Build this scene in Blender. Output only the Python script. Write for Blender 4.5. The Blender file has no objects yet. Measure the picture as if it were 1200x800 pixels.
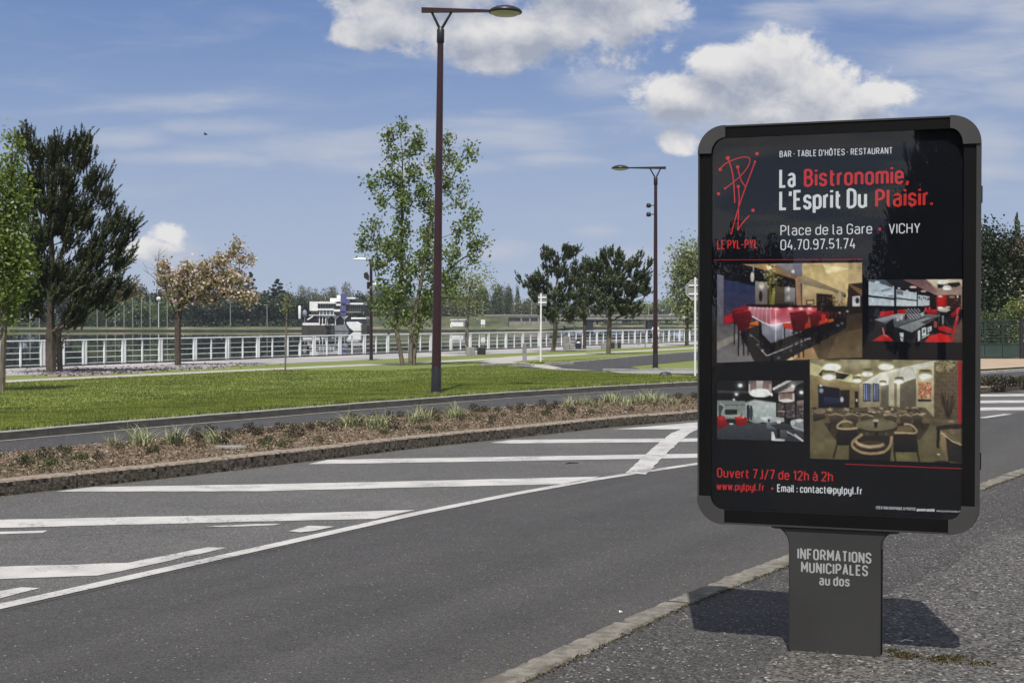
import bpy, math, random
import numpy as np
from mathutils import Vector, Matrix
R_ = np.random.default_rng(11)
random.seed(5)
S = bpy.context.scene
COL = S.collection

# ------------------------------------------------------------------ camera
HOR, F, CH = 373.0, 1667.0, 1.62
PIT = math.atan((400 - HOR) / F)
cam_d = bpy.data.cameras.new('camera'); cam = bpy.data.objects.new('camera', cam_d); COL.objects.link(cam)
cam.location = (0, 0, CH); cam.rotation_euler = (math.pi/2 - PIT, 0, 0)
cam_d.sensor_width = 36; cam_d.lens = 36*F/1200; cam_d.clip_start = .1; cam_d.clip_end = 9000
S.camera = cam
S.render.resolution_x, S.render.resolution_y = 1024, 682
S.view_settings.view_transform = 'Standard'; S.view_settings.look = 'None'
S.view_settings.exposure = 0.30; S.view_settings.gamma = 1.0
S.cycles.max_bounces = 8; S.cycles.transparent_max_bounces = 16; S.cycles.volume_bounces = 0
S.cycles.use_denoising = True

# ------------------------------------------------------------------ node helper
class X:
    """a socket with arithmetic"""
    def __init__(s, t, o): s.t, s.o = t, o
    def m(s, op, *a, clamp=False):
        n = s.t.nodes.new('ShaderNodeMath'); n.operation = op; n.use_clamp = clamp
        for i, v in enumerate((s,) + a):
            if isinstance(v, X): s.t.links.new(v.o, n.inputs[i])
            else: n.inputs[i].default_value = v
        return X(s.t, n.outputs[0])
    def __add__(s, b): return s.m('ADD', b)
    def __sub__(s, b): return s.m('SUBTRACT', b)
    def __mul__(s, b): return s.m('MULTIPLY', b)
    def __truediv__(s, b): return s.m('DIVIDE', b)
    def mx(s, b): return s.m('MAXIMUM', b)
    def mn(s, b): return s.m('MINIMUM', b)
    def ss(s, lo, hi, a=0., b=1.):
        n = s.t.nodes.new('ShaderNodeMapRange'); n.interpolation_type = 'SMOOTHSTEP'
        s.t.links.new(s.o, n.inputs[0])
        for i, v in enumerate((lo, hi, a, b)): n.inputs[i+1].default_value = v
        return X(s.t, n.outputs[0])
def xyz(t, x, y, z=0.):
    n = t.nodes.new('ShaderNodeCombineXYZ')
    for i, v in enumerate((x, y, z)):
        if isinstance(v, X): t.links.new(v.o, n.inputs[i])
        else: n.inputs[i].default_value = v
    return n.outputs[0]
def mixc(t, f, a, b):
    n = t.nodes.new('ShaderNodeMix'); n.data_type = 'RGBA'
    for k, v in ((0, f), (6, a), (7, b)):
        if isinstance(v, X): t.links.new(v.o, n.inputs[k])
        elif hasattr(v, 'is_linked'): t.links.new(v, n.inputs[k])
        elif k == 0: n.inputs[k].default_value = v
        else: n.inputs[k].default_value = (*v, 1)
    return n.outputs[2]
def noise(t, vec, scale, detail=4, rough=.55, dist=0.):
    n = t.nodes.new('ShaderNodeTexNoise')
    if vec is not None: t.links.new(vec, n.inputs['Vector'])
    n.inputs['Scale'].default_value = scale; n.inputs['Detail'].default_value = detail
    n.inputs['Roughness'].default_value = rough; n.inputs['Distortion'].default_value = dist
    return X(t, n.outputs['Fac'])

# ------------------------------------------------------------------ sun and sky
SUN_EL = math.radians(62)
sdir = Vector((.085*math.cos(SUN_EL), math.cos(SUN_EL), -math.sin(SUN_EL))).normalized()   # the way the light travels
sl = bpy.data.lights.new('sun', 'SUN'); sl.energy = 4.7; sl.angle = math.radians(.53); sl.color = (1, .955, .89)
so = bpy.data.objects.new('sun', sl); COL.objects.link(so); so.rotation_euler = sdir.to_track_quat('-Z', 'Y').to_euler()
W = bpy.data.worlds.new('World'); S.world = W; W.use_nodes = True
t = W.node_tree; t.nodes.clear()
out = t.nodes.new('ShaderNodeOutputWorld'); bg = t.nodes.new('ShaderNodeBackground'); bg.inputs[1].default_value = .070
t.links.new(bg.outputs[0], out.inputs[0])
sky = t.nodes.new('ShaderNodeTexSky'); sky.sky_type = 'NISHITA'; sky.sun_disc = False
sky.sun_elevation = SUN_EL; sky.sun_rotation = math.atan2(-sdir.x, -sdir.y)
sky.altitude = 250; sky.air_density = 1.0; sky.dust_density = .6; sky.ozone_density = 3.6
tc = t.nodes.new('ShaderNodeTexCoord'); sp = t.nodes.new('ShaderNodeSeparateXYZ'); t.links.new(tc.outputs['Generated'], sp.inputs[0])
dx, dy, dz = (X(t, sp.outputs[i]) for i in range(3))
ys = dy.mx(.08)
u = dx/ys; v = dz/ys                                   # slopes: the cumulus stand in fixed compass directions
def el(x, y, rx, ry): return ((x-600)/F, (HOR-y)/F, rx/F, ry/F)
CUM = [el(*e) for e in ((425,42,48,22),(470,22,70,34),(560,38,120,38),(650,35,125,46),(745,22,72,38),(600,66,70,22),(530,-20,160,50),(700,-20,130,50),
       (885,86,78,50),(955,104,104,36),(812,116,78,30),(846,76,52,30),(1020,110,56,22),(900,118,130,28),(792,168,27,17),(925,130,120,24),
       (204,277,24,17),(186,291,42,12))]
WIS = [el(*e) for e in ((1010,8,90,26),(900,142,190,34),(195,296,70,22),(1100,10,110,34),(1190,20,90,42),(195,122,95,13),(150,163,60,14),(280,150,90,14),(380,172,170,20),(560,160,130,26),(640,188,70,11),(588,292,44,15),(575,298,30,9),(700,272,36,10),(1110,70,170,40),(930,20,60,26),
       (1140,170,90,60),(700,100,70,22),(1190,110,60,30),(480,195,150,14),(240,185,110,12),(610,150,60,10),(740,300,40,14),(120,300,60,20))]
def blobs(u, v, L):
    d = None
    for cx, cy, rx, ry in L:
        a = (u - cx)*(1/rx); b = (v - cy)*(1/ry)
        e = (a*a + b*b).m('SQRT')*-1. + 1.
        d = e if d is None else d.m('SMOOTH_MAX', e, .18)
    return d.mx(-1.5)
def cum(u, v):
    n = noise(t, xyz(t, u*1., v*1.3, .37), 22, 12, .64, .2); n2 = noise(t, xyz(t, u, v*1.3, 2.1), 9, 2, .5)
    return (blobs(u, v, CUM)) + (n - .50)*2.2 + (n2 - .5)*.8 + (noise(t, xyz(t, u*1., v*1.2, 7.7), 60, 8, .6, .3) - .5)*.75 + .04
gv = dz.mx(.0) + .12                                   # the sky beyond the frame: fair-weather cumulus, cover thickened for neutral fill light
gx, gy = dx/gv, dy/gv
gen = (noise(t, xyz(t, gx, gy, 1.3), 1.6, 8, .58) - .46)*4.
# inside the frame (in front and low) the seen clouds, elsewhere the general ones
inf = (u.m('ABSOLUTE')).ss(.40, .55, 1, 0) * v.ss(.27, .36, 1, 0) * dy.ss(.3, .5)
D = cum(u, v); D2 = cum(u + .006, v + .016)
Dm = D*inf + gen*(inf*-1. + 1.)
al = Dm.ss(-.10, .42)
shade = (D2.ss(-.3, 1.5)*.85 + (D2 - D).ss(-1.5, 1.6)*.62 - .12).mx(0.).mn(1.)
shade = shade*inf + gen.ss(.0, 1.4)*.8*(inf*-1. + 1.)
ccol = mixc(t, shade, (9.4, 9.2, 9.1), (4.2, 4.6, 5.6))
wn = noise(t, xyz(t, u*.7, v*3.6, 5.), 13, 6, .6, .3)
wis = ((blobs(u, v, WIS) + (wn - .5)*2.2).ss(-.35, 1.15)*.72 + (wn.ss(.45, .80)*.28))*inf
haze_ = dz.m('ABSOLUTE').ss(.0, .24, .88, .0)
skyc = mixc(t, .66, sky.outputs[0], (1.65, 2.75, 6.1))
c1 = mixc(t, haze_, skyc, (4.9, 5.8, 7.5))
c2 = mixc(t, wis, c1, (5.9, 6.3, 7.4))
c3 = mixc(t, al*.96, c2, ccol)
t.links.new(c3, bg.inputs[0])

# ------------------------------------------------------------------ geometry helpers
_f = np.array([0, math.cos(PIT), -math.sin(PIT)]); _u = np.array([0, math.sin(PIT), math.cos(PIT)]); _r = np.array([1., 0, 0])
UV = np.array([.48, .877]); NV = np.array([-.877, .48])
def ray(px, py): return _f*F + _r*(px-600) - _u*(py-400)
def G(px, py, z):
    d = ray(px, py); return np.array([0, 0, CH]) + d*((z-CH)/d[2])
def AT(px, py, Y):
    d = ray(px, py); return np.array([0, 0, CH]) + d*(Y/d[1])
def WX(px, Y): return (px-600)/F*Y
def WZ(py, Y): return CH + (HOR-py)/F*Y
def ter(s): return np.interp(s, [0, 16.5, 19, 24, 35, 42, 47, 60], [0, 0, -.06, -.3, -.42, -.48, -.5, -.5])
def T(px, py, dz=0.):
    z = 0.
    for _ in range(40):
        p = G(px, py, z+dz); z = z*.5 + .5*float(ter(p[:2]@NV))
    return np.array([p[0], p[1], z+dz])
def unst(tt, s): return np.outer(tt, UV) + np.outer(s, NV) if np.ndim(tt) else tt*UV + s*NV

def mk(name, chunks, mats, parent=None, smooth=False, loc=None):
    """chunks: (verts Nx3, faces Mxk, material index)"""
    V, LI, LT, MI, off = [], [], [], [], 0
    for c in chunks:
        v, f = np.asarray(c[0], float), np.asarray(c[1], int)
        if len(f) == 0: continue
        V.append(v); LI.append((f+off).ravel()); LT.append(np.full(len(f), f.shape[1])); MI.append(np.full(len(f), c[2] if len(c) > 2 else 0)); off += len(v)
    V = np.concatenate(V); LI = np.concatenate(LI); LT = np.concatenate(LT); MI = np.concatenate(MI)
    if loc is not None: V = V - np.array(loc)
    me = bpy.data.meshes.new(name)
    me.vertices.add(len(V)); me.vertices.foreach_set('co', V.astype(np.float32).ravel())
    me.loops.add(len(LI)); me.loops.foreach_set('vertex_index', LI.astype(np.int32))
    me.polygons.add(len(LT)); me.polygons.foreach_set('loop_start', (np.cumsum(LT)-LT).astype(np.int32)); me.polygons.foreach_set('loop_total', LT.astype(np.int32))
    me.polygons.foreach_set('material_index', MI.astype(np.int32))
    me.polygons.foreach_set('use_smooth', np.full(len(LT), smooth))
    for m in (mats if isinstance(mats, (list, tuple)) else [mats]): me.materials.append(m)
    me.update(calc_edges=True); me.validate()
    o = bpy.data.objects.new(name, me); COL.objects.link(o)
    if parent is not None: o.parent = parent
    if loc is not None: o.location = loc
    return o
def share(name, me, parent, loc=(0, 0, 0), rz=0., scale=None):
    o = bpy.data.objects.new(name, me); COL.objects.link(o); o.parent = parent; o.location = loc; o.rotation_euler = (0, 0, rz)
    if scale: o.scale = scale
    return o
def tag(o, label, cat, group=None):
    o['label'] = label; o['category'] = cat
    if group: o['group'] = group
    return o
def empty(name, loc=(0, 0, 0), rz=0.):
    o = bpy.data.objects.new(name, None); COL.objects.link(o); o.location = tuple(loc); o.rotation_euler = (0, 0, rz); o.empty_display_size = .3
    return o
def struct(o): o['kind'] = 'structure'; return o
def stuff(o): o['kind'] = 'stuff'; return o
def dup(root, loc=None, rz=None, label=None, scale=None):
    r = root.copy(); COL.objects.link(r)
    if loc is not None: r.location = tuple(loc)
    if rz is not None: r.rotation_euler = (0, 0, rz)
    if scale is not None: r.scale = scale if hasattr(scale, '__len__') else (scale,)*3
    if label: r['label'] = label
    for ch in list(root.children):
        c = ch.copy(); COL.objects.link(c); c.parent = r
        for g in list(ch.children):
            d = g.copy(); COL.objects.link(d); d.parent = c
    return r
BF = np.array([[0, 3, 2, 1], [4, 5, 6, 7], [0, 1, 5, 4], [1, 2, 6, 5], [2, 3, 7, 6], [3, 0, 4, 7]])
def box(x0, x1, y0, y1, z0, z1, m=0):
    return (np.array([[x0, y0, z0], [x1, y0, z0], [x1, y1, z0], [x0, y1, z0], [x0, y0, z1], [x1, y0, z1], [x1, y1, z1], [x0, y1, z1]], float), BF, m)
def bevel_box(x0, x1, y0, y1, z0, z1, b, m=0):
    """box with chamfered upright and top edges"""
    def ring(i, z): return [[x0+i+b, y0+i, z], [x1-i-b, y0+i, z], [x1-i, y0+i+b, z], [x1-i, y1-i-b, z], [x1-i-b, y1-i, z], [x0+i+b, y1-i, z], [x0+i, y1-i-b, z], [x0+i, y0+i+b, z]]
    V = np.array(ring(0, z0) + ring(0, z1-b) + ring(b, z1)); n = 8
    return [(V, [[k*n+i, k*n+(i+1) % n, (k+1)*n+(i+1) % n, (k+1)*n+i] for k in range(2) for i in range(n)], m), (V[16:], [list(range(8))], m), (V[:8][::-1], [list(range(8))], m)]
def prism(poly, y0, y1, m=0, axis='y'):
    """poly (x,z) counter-clockwise seen from -y, extruded y0..y1"""
    P = np.array(poly, float); n = len(P)
    a = np.c_[P[:, 0], np.full(n, y0), P[:, 1]]; b = np.c_[P[:, 0], np.full(n, y1), P[:, 1]]
    return [(np.r_[a, b], [[(i+1) % n, i, i+n, (i+1) % n+n] for i in range(n)], m), (a, [list(range(n))], m), (b, [list(range(n))[::-1]], m)]
def prisms(A, B, ra, rb, n=5, m=0):
    A, B = np.atleast_2d(A), np.atleast_2d(B); ra, rb = np.broadcast_to(ra, len(A)), np.broadcast_to(rb, len(A))
    d = B - A; d = d/np.maximum(np.linalg.norm(d, axis=1), 1e-9)[:, None]
    h = np.where(np.abs(d[:, 2:3]) > .9, np.array([[1., 0, 0]]), np.array([[0, 0, 1.]]))
    e1 = np.cross(d, h); e1 /= np.linalg.norm(e1, axis=1)[:, None]; e2 = np.cross(d, e1)
    an = np.arange(n)*2*np.pi/n
    c = e1[:, None, :]*np.cos(an)[None, :, None] + e2[:, None, :]*np.sin(an)[None, :, None]
    V = np.concatenate([A[:, None]+c*ra[:, None, None], B[:, None]+c*rb[:, None, None]], axis=1)
    i = np.arange(n); q = np.stack([i, i+n, (i+1) % n+n, (i+1) % n], 1)
    Fc = (q[None] + (np.arange(len(A))*2*n)[:, None, None]).reshape(-1, 4)
    return (V.reshape(-1, 3), Fc, m)
def tube(pts, rad, n=8, m=0, cap=True):
    """one swept tube through pts"""
    P = np.array(pts, float); rad = np.broadcast_to(rad, len(P)); k = len(P)
    tg = np.gradient(P, axis=0); tg /= np.linalg.norm(tg, axis=1)[:, None]
    h = np.array([0, 0, 1.]) if abs(tg[0, 2]) < .9 else np.array([1., 0, 0])
    V = []
    for i in range(k):
        e1 = np.cross(tg[i], h); e1 /= np.linalg.norm(e1); e2 = np.cross(tg[i], e1)
        for j in range(n):
            a = 2*math.pi*j/n; V.append(P[i] + (e1*math.cos(a) + e2*math.sin(a))*rad[i])
    Fc = [[i*n+j, (i+1)*n+j, (i+1)*n+(j+1) % n, i*n+(j+1) % n] for i in range(k-1) for j in range(n)]
    o = [(np.array(V), Fc, m)]
    if cap: o += [(np.array(V[:n]), [list(range(n))], m), (np.array(V[-n:]), [list(range(n))[::-1]], m)]
    return o
def lathe(prof, n=16, c=(0, 0, 0), m=0, sx=1., sy=1.):
    P = np.array(prof, float); k = len(P); a = np.arange(n)*2*np.pi/n
    V = np.stack([c[0]+P[:, 0:1]*np.cos(a)*sx, c[1]+P[:, 0:1]*np.sin(a)*sy, c[2]+np.repeat(P[:, 1:2], n, 1)], -1).reshape(-1, 3)
    return (V, [[i*n+j, i*n+(j+1) % n, (i+1)*n+(j+1) % n, (i+1)*n+j] for i in range(k-1) for j in range(n)], m)
def runit(n):
    v = R_.normal(size=(n, 3)); return v/np.linalg.norm(v, axis=1)[:, None]
def leaves(C, L, Wd, up=.0, m=0, bias=None):
    """kite-shaped leaf blades at C"""
    n = len(C); a = runit(n); a[:, 2] += up; a /= np.linalg.norm(a, axis=1)[:, None]
    b = np.cross(a, runit(n)); b /= np.maximum(np.linalg.norm(b, axis=1), 1e-6)[:, None]
    L = L*R_.uniform(.65, 1.3, n)[:, None]; Wd = Wd*R_.uniform(.7, 1.25, n)[:, None]
    V = np.stack([C - a*L*.5, C + b*Wd*.5, C + a*L*.5, C - b*Wd*.5], 1).reshape(-1, 3)
    return (V, np.arange(n*4).reshape(-1, 4), m)

# ------------------------------------------------------------------ materials
def lin(c):
    c = np.array(c, float)/255.; return tuple(np.where(c <= .04045, c/12.92, ((c+.055)/1.055)**2.4))
def mat(name, col, rough=.6, metal=0., spec=.5):
    m = bpy.data.materials.new(name); m.use_nodes = True; b = m.node_tree.nodes['Principled BSDF']
    b.inputs['Base Color'].default_value = (*col, 1); b.inputs['Roughness'].default_value = rough; b.inputs['Metallic'].default_value = metal
    b.inputs['Specular IOR Level'].default_value = spec
    return m
def nmat(name, c1, c2, scale=3., rough=.7, bump=0., bscale=None, c3=None, s3=.6, detail=6, stretch=None, metal=0., spec=.4, lo=.35, hi=.65, bd=.01, island=0.):
    m = mat(name, c1, rough, metal, spec); t = m.node_tree; b = t.nodes['Principled BSDF']
    g = t.nodes.new('ShaderNodeNewGeometry'); pos = g.outputs['Position']
    if stretch:
        mp = t.nodes.new('ShaderNodeMapping'); mp.inputs['Scale'].default_value = stretch; t.links.new(pos, mp.inputs[0]); pos = mp.outputs[0]
    c = mixc(t, noise(t, pos, scale, detail, .6).ss(lo, hi), c1, c2)
    if c3: c = mixc(t, noise(t, pos, s3, 4, .6).ss(.45, .68), c, c3)
    if island:
        r = X(t, g.outputs['Random Per Island']); n = t.nodes.new('ShaderNodeHueSaturation'); t.links.new(c, n.inputs['Color'])
        t.links.new(r.m('MULTIPLY_ADD', 2*island, 1-island).o, n.inputs['Value']); c = n.outputs[0]
    t.links.new(c, b.inputs['Base Color'])
    if bump:
        bn = t.nodes.new('ShaderNodeBump'); bn.inputs['Strength'].default_value = bump; bn.inputs['Distance'].default_value = bd
        t.links.new(noise(t, pos, bscale or scale*4, 6, .65).o, bn.inputs['Height']); t.links.new(bn.outputs[0], b.inputs['Normal'])
    return m
def leafmat(name, c1, c2, var=.35, trans=.35, c3=None, f3=.2, streak=False):
    m = bpy.data.materials.new(name); m.use_nodes = True; t = m.node_tree; t.nodes.clear()
    o = t.nodes.new('ShaderNodeOutputMaterial'); g = t.nodes.new('ShaderNodeNewGeometry'); r = X(t, g.outputs['Random Per Island'])
    c = mixc(t, r, c1, c2)
    if c3: c = mixc(t, (r*7.31).m('FRACT').m('LESS_THAN', f3), c, c3)
    c = mixc(t, noise(t, g.outputs['Position'], .9, 3).ss(.35, .7, 0, .5), c, tuple(x*.6 for x in c1))
    if streak:
        mp = t.nodes.new('ShaderNodeMapping'); mp.inputs['Scale'].default_value = (.35, 1.9, 1); t.links.new(g.outputs['Position'], mp.inputs[0])
        c = mixc(t, noise(t, mp.outputs[0], 1.6, 5, .6).ss(.42, .60, .0, .9), c, (.070, .098, .018))
    d = t.nodes.new('ShaderNodeBsdfDiffuse'); tr = t.nodes.new('ShaderNodeBsdfTranslucent'); gl = t.nodes.new('ShaderNodeBsdfGlossy'); gl.inputs['Roughness'].default_value = .45
    gl.inputs[0].default_value = (.6, .6, .6, 1)
    for n in (d, tr): t.links.new(c, n.inputs[0])
    m1 = t.nodes.new('ShaderNodeMixShader'); m1.inputs[0].default_value = trans; t.links.new(d.outputs[0], m1.inputs[1]); t.links.new(tr.outputs[0], m1.inputs[2])
    m2 = t.nodes.new('ShaderNodeMixShader'); m2.inputs[0].default_value = .04; t.links.new(m1.outputs[0], m2.inputs[1]); t.links.new(gl.outputs[0], m2.inputs[2])
    t.links.new(m2.outputs[0], o.inputs[0]); return m
def asphalt(name, base, vari, speck, sscale, stones, bump=.5, warm=0., lane=0.):
    m = mat(name, base, .85, 0, .3); t = m.node_tree; b = t.nodes['Principled BSDF']
    g = t.nodes.new('ShaderNodeNewGeometry'); pos = g.outputs['Position']
    c = mixc(t, noise(t, pos, .7, 5, .6).ss(.35, .68), base, vari)
    c = mixc(t, noise(t, pos, 6., 4, .7).ss(.4, .75, 0, .35), c, tuple(x*.72 for x in base))
    if lane:
        dt = t.nodes.new('ShaderNodeVectorMath'); dt.operation = 'DOT_PRODUCT'; t.links.new(pos, dt.inputs[0]); dt.inputs[1].default_value = (-.877, .48, 0)
        c = mixc(t, (X(t, dt.outputs['Value']) + (noise(t, pos, 1.3, 4, .6) - .5)*1.4).ss(3.0, 4.3, .55, .0), c, (.058, .0555, .047))
        mp = t.nodes.new('ShaderNodeMapping'); mp.inputs['Rotation'].default_value = (0, 0, math.atan2(.48, .877)); t.links.new(pos, mp.inputs[0])
        m2 = t.nodes.new('ShaderNodeMapping'); m2.inputs['Scale'].default_value = (1.1, .05, 1); t.links.new(mp.outputs[0], m2.inputs[0])
        c = mixc(t, noise(t, m2.outputs[0], 1.3, 4, .55).ss(.4, .7, 0, lane), c, tuple(x*1.75 for x in base))
    vo = t.nodes.new('ShaderNodeTexVoronoi'); vo.inputs['Scale'].default_value = sscale; t.links.new(pos, vo.inputs['Vector'])
    sc = t.nodes.new('ShaderNodeSeparateColor'); t.links.new(vo.outputs['Color'], sc.inputs[0]); rc = X(t, sc.outputs[0])
    n = t.nodes.new('ShaderNodeHueSaturation'); t.links.new(c, n.inputs['Color']); t.links.new(rc.ss(0, 1, 1-speck, 1+speck).o, n.inputs['Value']); c = n.outputs[0]
    c = mixc(t, X(t, sc.outputs[1]).ss(1-stones, 1.0, 0, .75), c, (.34, .33, .31))
    c = mixc(t, X(t, sc.outputs[2]).ss(.9, 1.0, 0, .6), c, (.018, .018, .02))
    t.links.new(c, b.inputs['Base Color'])
    bn = t.nodes.new('ShaderNodeBump'); bn.inputs['Strength'].default_value = bump; bn.inputs['Distance'].default_value = .006
    t.links.new((X(t, vo.outputs['Distance'])*-1.).o, bn.inputs['Height']); t.links.new(bn.outputs[0], b.inputs['Normal'])
    return m
def paintmat(name, wear=.5):
    m = mat(name, (.4, .4, .4), .6); t = m.node_tree; b = t.nodes['Principled BSDF']
    g = t.nodes.new('ShaderNodeNewGeometry'); pos = g.outputs['Position']
    w = noise(t, pos, 28, 6, .75) + (noise(t, pos, 2.2, 4, .6) - .5)*.8
    c = mixc(t, noise(t, pos, 3, 4).ss(.35, .7), (.41, .40, .38), (.32, .31, .295))
    c = mixc(t, w.ss(wear+.08, wear+.30, 0, .85), c, (.070, .068, .065))
    t.links.new(c, b.inputs['Base Color']); return m

M = {}
M['road'] = asphalt('road asphalt', (.038, .0365, .0355), (.047, .045, .0435), .34, 120, .007, .3, lane=.36)
M['shoulder'] = asphalt('hatched area asphalt', (.073, .071, .068), (.087, .0845, .081), .38, 105, .016, .35)
M['pave'] = asphalt('pavement asphalt', (.041, .039, .0365), (.052, .049, .0455), .60, 85, .035, .8)
M['pave2'] = asphalt('coarse pavement asphalt', (.058, .055, .0505), (.072, .068, .063), .75, 72, .06, 1.)
M['bikeroad'] = asphalt('side road asphalt', (.040, .039, .0395), (.047, .046, .046), .2, 60, .02, .2)
M['paint'] = paintmat('road paint', .47); M['paint2'] = paintmat('worn road paint', .44)
M['kerb1'] = nmat('pale kerb stone', (.215, .197, .165), (.125, .114, .096), 16, .85, .9, 60, c3=(.10, .092, .070), s3=5, bd=.02)
M['kerb2'] = nmat('brown granite kerb', (.128, .108, .086), (.050, .042, .034), 26, .95, 1., 40, c3=(.065, .058, .036), s3=5, bd=.05)
M['kerb2top'] = nmat('worn granite top', (.22, .185, .145), (.15, .122, .095), 20, .9, .5, 60)
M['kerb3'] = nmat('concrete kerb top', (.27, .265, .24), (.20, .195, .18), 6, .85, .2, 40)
M['kerb3f'] = nmat('dark kerb face', (.052, .050, .046), (.070, .066, .060), 5, .9, .2, 40)  # far kerb: road-facing side coloured darker than the top
M['soil'] = nmat('mulched soil', (.13, .092, .06), (.075, .052, .034), 18, .95, .9, 30, c3=(.17, .13, .09), s3=5)
M['chip'] = leafmat('bark chips', (.15, .105, .066), (.07, .048, .032), trans=.0, c3=(.32, .26, .18), f3=.22)
M['lawn'] = nmat('lawn turf', (.145, .178, .031), (.090, .120, .020), 1.6, .95, .6, 40, c3=(.125, .14, .04), s3=.35, stretch=(.35, 1.9, 1))
M['blade'] = leafmat('grass blades', (.190, .235, .034), (.255, .295, .062), trans=.3, c3=(.27, .26, .11), f3=.12, streak=True)
M['path'] = nmat('pale gravel path', (.34, .325, .285), (.27, .26, .23), 2.2, .95, .2, 30)
M['prom'] = nmat('promenade surface', (.27, .26, .25), (.21, .20, .195), 1.2, .9, .1, 20, c3=(.36, .34, .33), s3=.2)
M['sand'] = nmat('sandy path', (.33, .25, .17), (.27, .205, .145), 1.4, .95, .2, 20)
M['stone'] = nmat('grey concrete', (.24, .235, .22), (.17, .165, .155), 4, .9, .3, 20)
M['dark'] = nmat('charcoal metal', (.016, .017, .019), (.024, .025, .027), 8, .5)
M['maroon'] = nmat('dark maroon paint', (.030, .0085, .011), (.022, .007, .009), 3, .38, spec=.5)
M['lampgrey'] = nmat('dark grey paint', (.013, .013, .015), (.018, .018, .02), 3, .4)
M['lampglass'] = mat('lamp glass', (.52, .50, .44), .25)
M['rail'] = nmat('white railing paint', (.74, .76, .76), (.62, .64, .64), 2, .45)
M['bark'] = nmat('grey brown bark', (.085, .068, .052), (.045, .036, .029), 14, .95, .8, 30, stretch=(1, 1, .3))
M['bark2'] = nmat('pale bark', (.17, .145, .11), (.095, .08, .062), 10, .95, .6, 30, stretch=(1, 1, .3))
M['pine'] = leafmat('pine needles', (.040, .054, .022), (.080, .094, .038), trans=.2, c3=(.14, .145, .07), f3=.16)
M['pine2'] = leafmat('grey green needles', (.072, .100, .046), (.125, .150, .075), trans=.2, c3=(.16, .17, .10), f3=.2)
M['leafA'] = leafmat('fresh leaves', (.13, .185, .035), (.22, .275, .065), trans=.4)
M['leafB'] = leafmat('spring leaves', (.095, .15, .030), (.185, .245, .065), trans=.4, c3=(.28, .33, .14), f3=.15)
M['leafC'] = leafmat('bronze cherry leaves', (.24, .23, .075), (.33, .30, .12), trans=.35)
M['bloss'] = leafmat('faded blossom', (.60, .47, .41), (.70, .60, .52), trans=.35, c3=(.32, .22, .15), f3=.3)
M['leafP'] = leafmat('pale leaves', (.20, .235, .095), (.28, .31, .14), trans=.4)
M['farD'] = leafmat('far dark foliage', (.020, .032, .016), (.036, .052, .024), trans=.1)
M['farM'] = leafmat('far green foliage', (.055, .080, .030), (.082, .108, .042), trans=.2)
M['farW'] = leafmat('far willow foliage', (.075, .108, .032), (.105, .138, .045), trans=.25)
M['farO'] = leafmat('far olive foliage', (.088, .098, .045), (.12, .125, .062), trans=.2)
M['farG'] = leafmat('far grey foliage', (.105, .115, .078), (.14, .145, .10), trans=.2)
M['farY'] = leafmat('far yellow green foliage', (.15, .185, .045), (.20, .24, .07), trans=.3)
M['tuft'] = leafmat('pale grass', (.34, .36, .19), (.48, .46, .29), trans=.3, c3=(.12, .16, .06), f3=.35)
M['shrub'] = leafmat('dark low shrub', (.022, .026, .014), (.045, .05, .024), trans=.1, c3=(.07, .04, .03), f3=.3)
M['shrubg'] = leafmat('green low shrub', (.050, .066, .022), (.085, .10, .036), trans=.3)
M['mast'] = nmat('weathered pale paint', (.26, .28, .24), (.20, .21, .18), 2, .6)
M['white'] = nmat('white render', (.72, .72, .71), (.62, .62, .61), 1.5, .7)
M['glassd'] = mat('dark window glass', (.02, .022, .026), .12)
M['glassl'] = mat('pale window glass', (.17, .185, .19), .15)
M['blue'] = mat('blue cladding', (.07, .075, .20), .5)
M['greyb'] = nmat('grey panel', (.2, .21, .22), (.15, .155, .16), 2, .6)
M['conc'] = nmat('bridge concrete', (.26, .25, .23), (.18, .17, .155), .6, .9)
M['green'] = nmat('dark green painted steel', (.022, .042, .036), (.030, .052, .045), 2, .5)
M['cream'] = nmat('cream wall', (.55, .46, .30), (.46, .39, .27), .7, .8)

# ------------------------------------------------------------------ the ground, in strips along the road
TT = np.r_[np.arange(-40, 60, .5), np.arange(60, 200, 5), np.arange(200, 1001, 50)]
def curve(pts):
    a = np.array(pts, float)
    def f(t):
        t = np.asarray(t, float); r = np.interp(t, a[:, 0], a[:, 1])
        s0 = (a[1, 1]-a[0, 1])/(a[1, 0]-a[0, 0]); s1 = (a[-1, 1]-a[-2, 1])/(a[-1, 0]-a[-2, 0])
        return np.where(t < a[0, 0], a[0, 1]+(t-a[0, 0])*s0, np.where(t > a[-1, 0], a[-1, 1]+(t-a[-1, 0])*s1, r))
    return f
nearK = curve([(-40, 3.16), (-39, 3.16), (7.5, 3.14), (8.3, 3.08), (11, 2.92), (14.5, 2.66), (16.2, 2.52), (22, 1.75), (30, .5), (40, -1.2), (60, -4.6)])
edgeK = curve([(-40, 6.84), (-39, 6.84), (10.7, 6.83), (12.3, 6.75), (13.8, 6.6), (15, 6.40), (16.1, 6.2), (20, 5.6), (26, 4.66), (27.3, 4.42), (36, 2.9), (46, 1.2)])
medK = curve([(-40, 13.6), (9.8, 11.08), (12, 10.68), (14.5, 10.42), (16, 10.28), (18.6, 9.85), (20.9, 9.5), (22.9, 8.92), (28, 7.85), (34.5, 6.15), (36.2, 5.75), (46, 4.0)])
bedR = curve([(-40, 15.2), (11.8, 13.42), (14, 13.25), (18.4, 13.1), (21.4, 12.7), (24.5, 11.95), (27.9, 10.8), (33, 8.9), (37.8, 6.9), (38.8, 6.6), (46, 5.3)])
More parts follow.
